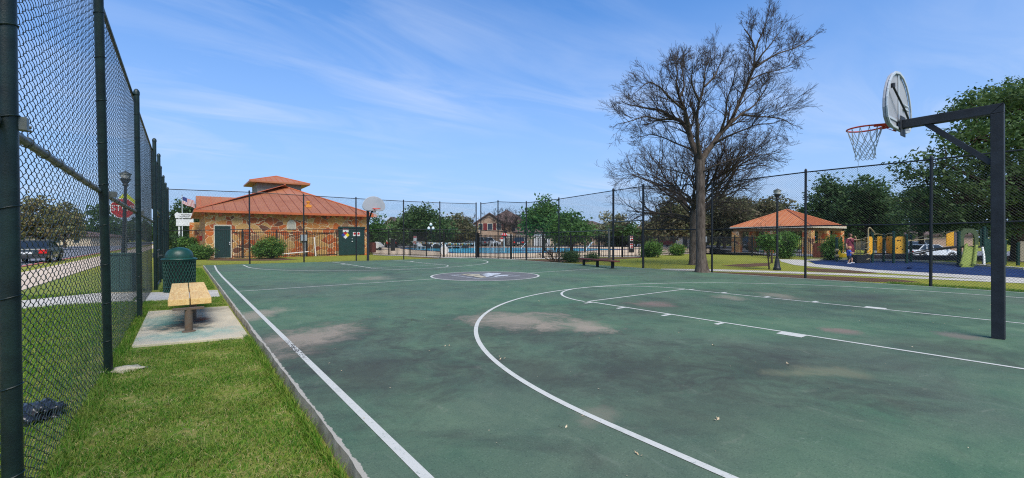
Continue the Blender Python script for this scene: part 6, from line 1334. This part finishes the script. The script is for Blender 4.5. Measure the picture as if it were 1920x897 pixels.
m.build('arch_hood', simple('olive_plastic', S(74,88,56), S(60,74,48), .5, 4), tw); m = MB()
m.prism([f3(x, z)+n_*.9 for x, z in ((.1, 0), (.5, 0), (.5, .85), (.1, .7))], n_*.03); m.build('orange_panel', M['play_yellow'], tw); m = MB(); m.prism([f3(x, z)+n_*.9 for x, z in ((.52, 0), (1.0, 0), (1.0, .7), (.52, .8))], n_*.03); m.build('bubble_panel', simple('grey_lilac_plastic', S(120,108,112), S(100,92,98), .3, 3), tw)
m = MB(); m.prism([D(1838, 23.25)+Vector((0,0,1.0)), D(1846, 23.2)+Vector((0,0,1.0)), D(1846, 23.2)+Vector((0,0,zt-GZ)), D(1838, 23.25)+Vector((0,0,zt-GZ))], n_*.03); m.build('side_panel', M['play_green'], tw)
m = MB(); m.tube([P3(1842, 464, 23), P3(1845, 480, 22.8), P3(1846, 503, 22.6)], .05, 8); auto_smooth(m.build('fire_pole', M['white'], tw)); 
q1 = D(1915, 22.6); m = MB(); a, b = D(1913.5, 22.9), D(1935, 22.6); m.prism([Vector((a.x,a.y,.1)), Vector((b.x,b.y,.1)), Vector((b.x,b.y,1.15)), Vector((a.x,a.y,1.15))], FWD*.05); m.build('pale_panel', M['tan_siding'], tw)
m = MB(); a, b = D(1846, 23.4), D(1884, 23.7); m.prism([Vector((a.x,a.y,GZ+.15)), Vector((b.x,b.y,GZ+.15)), Vector((b.x,b.y,1.3)), Vector((a.x,a.y,1.3))], FWD*.05); m.build('dark_panel', M['play_green'], tw)
# single post with yellow duck seat
q0 = D(1569, 27); t = thing('play_seat_post', 'green post carrying a yellow play seat at the left of the playground', 'play seat', (q0.x, q0.y, GZ)); pgpost(t, 1569, 447, 27, r=.075)
m = MB(); a = P3(1572, 483, 26.9); k_ = 27/FPX; e = RGT
sh = [(0,0),(.48,0),(.53,.1),(.5,.24),(.17,.22),(.13,.42),(.05,.46),(-.01,.38)]; m.prism([a+e*x+Vector((0,0,z)) for x, z in sh], FWD*.28); m.build('seat', plain('bright_yellow_plastic', S(226,190,30), .4), t, True, bevel=.02)
m = MB()
for py in (469.5, 480): m.tube([P3(1566.5, py, 26.9), P3(1572, py, 26.9)], .085, 10)
m.build('clamp', M['play_tan'], t)
o = lump('rubber_mound', G(1717, 504.5, GZ)+Vector((0,0,.03)), .55, .3, .11, blue_r, 4, 3, .12); tag(o, 'low blue rubber mound on the play surface', 'mound')

# ================================================================== PEOPLE
def skin_body(verts, edges, mt, parent, name):
    bm = bmesh.new(); sk = bm.verts.layers.skin.verify(); vs = [bm.verts.new(v[:3]) for v in verts]
    for i, j in edges: bm.edges.new((vs[i], vs[j]))

    for q, v in zip(vs, verts): q[sk].radius = (v[3], v[4] if len(v) > 4 else v[3]); q[sk].use_root = q is vs[0]
    me = bpy.data.meshes.new(name); bm.to_mesh(me); bm.free(); o = link(name, me, mt, parent)
    sm = o.modifiers.new('skin', 'SKIN'); sm.use_smooth_shade = True; sb = o.modifiers.new('sub', 'SUBSURF'); sb.levels = 1; sb.render_levels = 1; return o
def face(root, c, r, turn=0):
    m = MB()
    for s_ in (-1, 1): m.lathe((c[0]+s_*r*.36, c[1]-r*.9, c[2]+r*.08), [(.002, -.014), (.014, 0), (.002, .014)], 8)
    m.build('eye', M['dark'], root, False); m = MB(); m.hexa([(c[0]-.014, c[1]-r*.95, c[2]-.03), (c[0]+.014, c[1]-r*.95, c[2]-.03), (c[0]+.012, c[1]-r*.8, c[2]-.03), (c[0]-.012, c[1]-r*.8, c[2]-.03), (c[0]-.006, c[1]-r*.98, c[2]+.02), (c[0]+.006, c[1]-r*.98, c[2]+.02), (c[0]+.006, c[1]-r*.85, c[2]+.02), (c[0]-.006, c[1]-r*.85, c[2]+.02)]); m.build('nose', M['skin'], root, False)
wq = D(1594.5, 26.2); t = thing('person', 'adult in a maroon dress raising one hand to the face by the play steps', 'person', (wq.x, wq.y, GZ), -YAW)
B = [(0,0,.94,.14,.11),(0,0,1.12,.12,.09),(0,0,1.30,.14,.10),(0,0,1.40,.11,.08),(0,0,1.47,.045),(0,-.01,1.53,.05),(0,-.02,1.62,.085,.095),(0,-.02,1.69,.07),
     (-.17,0,1.39,.055),(-.24,.01,1.12,.042),(-.25,-.06,.88,.032),(-.25,-.08,.80,.03), (.17,0,1.39,.055),(.36,-.04,1.24,.042),(.20,-.14,1.50,.032),(.14,-.15,1.57,.03),
     (-.09,0,.88,.10),(-.10,-.01,.50,.062),(-.10,.02,.09,.042),(-.11,-.11,.03,.034), (.09,0,.88,.10),(.10,-.02,.50,.062),(.11,.02,.09,.042),(.12,-.11,.03,.034)]
E_ = [(0,1),(1,2),(2,3),(3,4),(4,5),(5,6),(6,7),(3,8),(8,9),(9,10),(10,11),(3,12),(12,13),(13,14),(14,15),(0,16),(16,17),(17,18),(18,19),(0,20),(20,21),(21,22),(22,23)]
skin_body(B, E_, M['skin'], t, 'body')
m = MB(); m.lathe((0, 0, 0), [(.25, .60), (.235, .75), (.20, .95), (.165, 1.10), (.185, 1.28), (.17, 1.40), (.07, 1.455)], 16); m.v = [(x, y*.72, z) for x, y, z in m.v]; auto_smooth(m.build('dress', M['maroon'], t, False), 60)
m = MB()
for a, b in (((-.15,0,1.40),(-.235,.01,1.16)), ((.15,0,1.40),(.30,-.025,1.29))): m.tube([a, b], [.085, .07], 10)
auto_smooth(m.build('sleeve', M['maroon'], t, False)); m = MB(); m.lathe((0, .025, 1.56), [(.05, -.06), (.105, 0), (.112, .08), (.08, .155), (.002, .175)], 14); auto_smooth(m.build('hair', M['hair'], t, False)); face(t, (0, -.02, 1.61), .095)
m = MB(); 
for s_ in (-1, 1): m.box(s_*.11-.045, -.17, -.0, s_*.11+.045, .07, .07)
m.build('shoe', M['shoe'], t, False, bevel=.02); m = MB(); m.tube([(-.12, -.125, 1.42), (0, -.14, 1.2), (.16, -.13, 1.0)], .014, 5); m.build('bag_strap', M['dark'], t, False)
kq = D(1591, 24.6); t = thing('person', 'small child in a blue shirt and dark shorts stepping at the play steps', 'person', (kq.x, kq.y, GZ+.012), -YAW+.9)
B = [(0,0,.46,.085,.075),(0,-.02,.60,.08,.065),(0,-.04,.72,.075,.06),(0,-.05,.78,.032),(0,-.06,.83,.06),(0,-.065,.90,.085,.09),(0,-.06,.97,.06),
     (-.10,-.04,.72,.035),(-.16,-.12,.60,.027),(-.15,-.24,.58,.022),(.10,-.04,.72,.035),(.16,-.14,.62,.027),(.13,-.27,.62,.022),(-.06,0,.42,.06),(-.07,-.06,.24,.042),(-.07,.02,.05,.03),(-.07,-.07,.025,.024),(.06,0,.42,.06),(.08,-.16,.30,.042),(.08,-.14,.10,.03),(.08,-.22,.06,.024)]
E_ = [(0,1),(1,2),(2,3),(3,4),(4,5),(5,6),(2,7),(7,8),(8,9),(2,10),(10,11),(11,12),(0,13),(13,14),(14,15),(15,16),(0,17),(17,18),(18,19),(19,20)]
skin_body(B, E_, M['skin'], t, 'body'); m = MB(); m.lathe((0, -.02, 0), [(.105, .44), (.112, .55), (.11, .68), (.09, .755), (.045, .785)], 14); auto_smooth(m.build('shirt', M['blue_cloth'], t, False)); m = MB()
for a, b in (((-.09,-.04,.725),(-.15,-.10,.64)), ((.09,-.04,.725),(.15,-.11,.65))): m.tube([a, b], [.05, .044], 8)
auto_smooth(m.build('sleeve', M['blue_cloth'], t, False)); m = MB(); m.tube([(-.055,0,.46),(-.07,-.045,.27)], [.078, .066], 10); m.tube([(.055,0,.46),(.08,-.12,.32)], [.078, .066], 10); auto_smooth(m.build('shorts', M['navy'], t, False)); m = MB(); m.lathe((0, -.045, .86), [(.05, -.03), (.098, .0), (.10, .06), (.07, .12), (.002, .135)], 12); auto_smooth(m.build('hair', M['blond'], t, False)); face(t, (0, -.065, .885), .085)
m = MB(); m.box(-.11,-.12,0,-.03,.05,.06); m.box(.04,-.27,.03,.12,-.10,.09); m.build('shoe', M['shoe'], t, False, bevel=.015)

# ================================================================== LITTER ON THE COURT
rg = np.random.default_rng(3); pts = [(840,648),(1342,786),(940,673),(772,600),(1010,565),(1480,683),(1190,855),(1050,800),(1340,648)]; m = MB()
for px, py in pts:
    g = G(px, py, .006)
    for q in range(3):
        a = rg.uniform(0, 6.28); s_ = rg.uniform(.008, .017); c = Vector((g.x+rg.normal(0, .022), g.y+rg.normal(0, .022), .008)); u = Vector((math.cos(a), math.sin(a), .25))*s_; w = Vector((-math.sin(a), math.cos(a), .1))*s_*.6; m.add([c-u, c+w, c+u+Vector((0,0,.008)), c-w], [(0,1,2,3)])
for _ in range(260):
    x, y = rg.uniform(-7.9, 7.5), rg.uniform(-.5, 14); a = rg.uniform(0, 6.28); s_ = rg.uniform(.004, .013); c = Vector((x, y, .007)); u = Vector((math.cos(a), math.sin(a), .2))*s_; w = Vector((-math.sin(a), math.cos(a), .1))*s_*.6; m.add([c-u, c+w, c+u, c-w], [(0,1,2,3)])
tag(m.build('leaf_litter', simple('dry_leaf', S(206,190,158), S(170,140,104), .8, 30), fix=False), 'scattered pale dry leaf scraps on the green court', 'litter', kind='stuff')
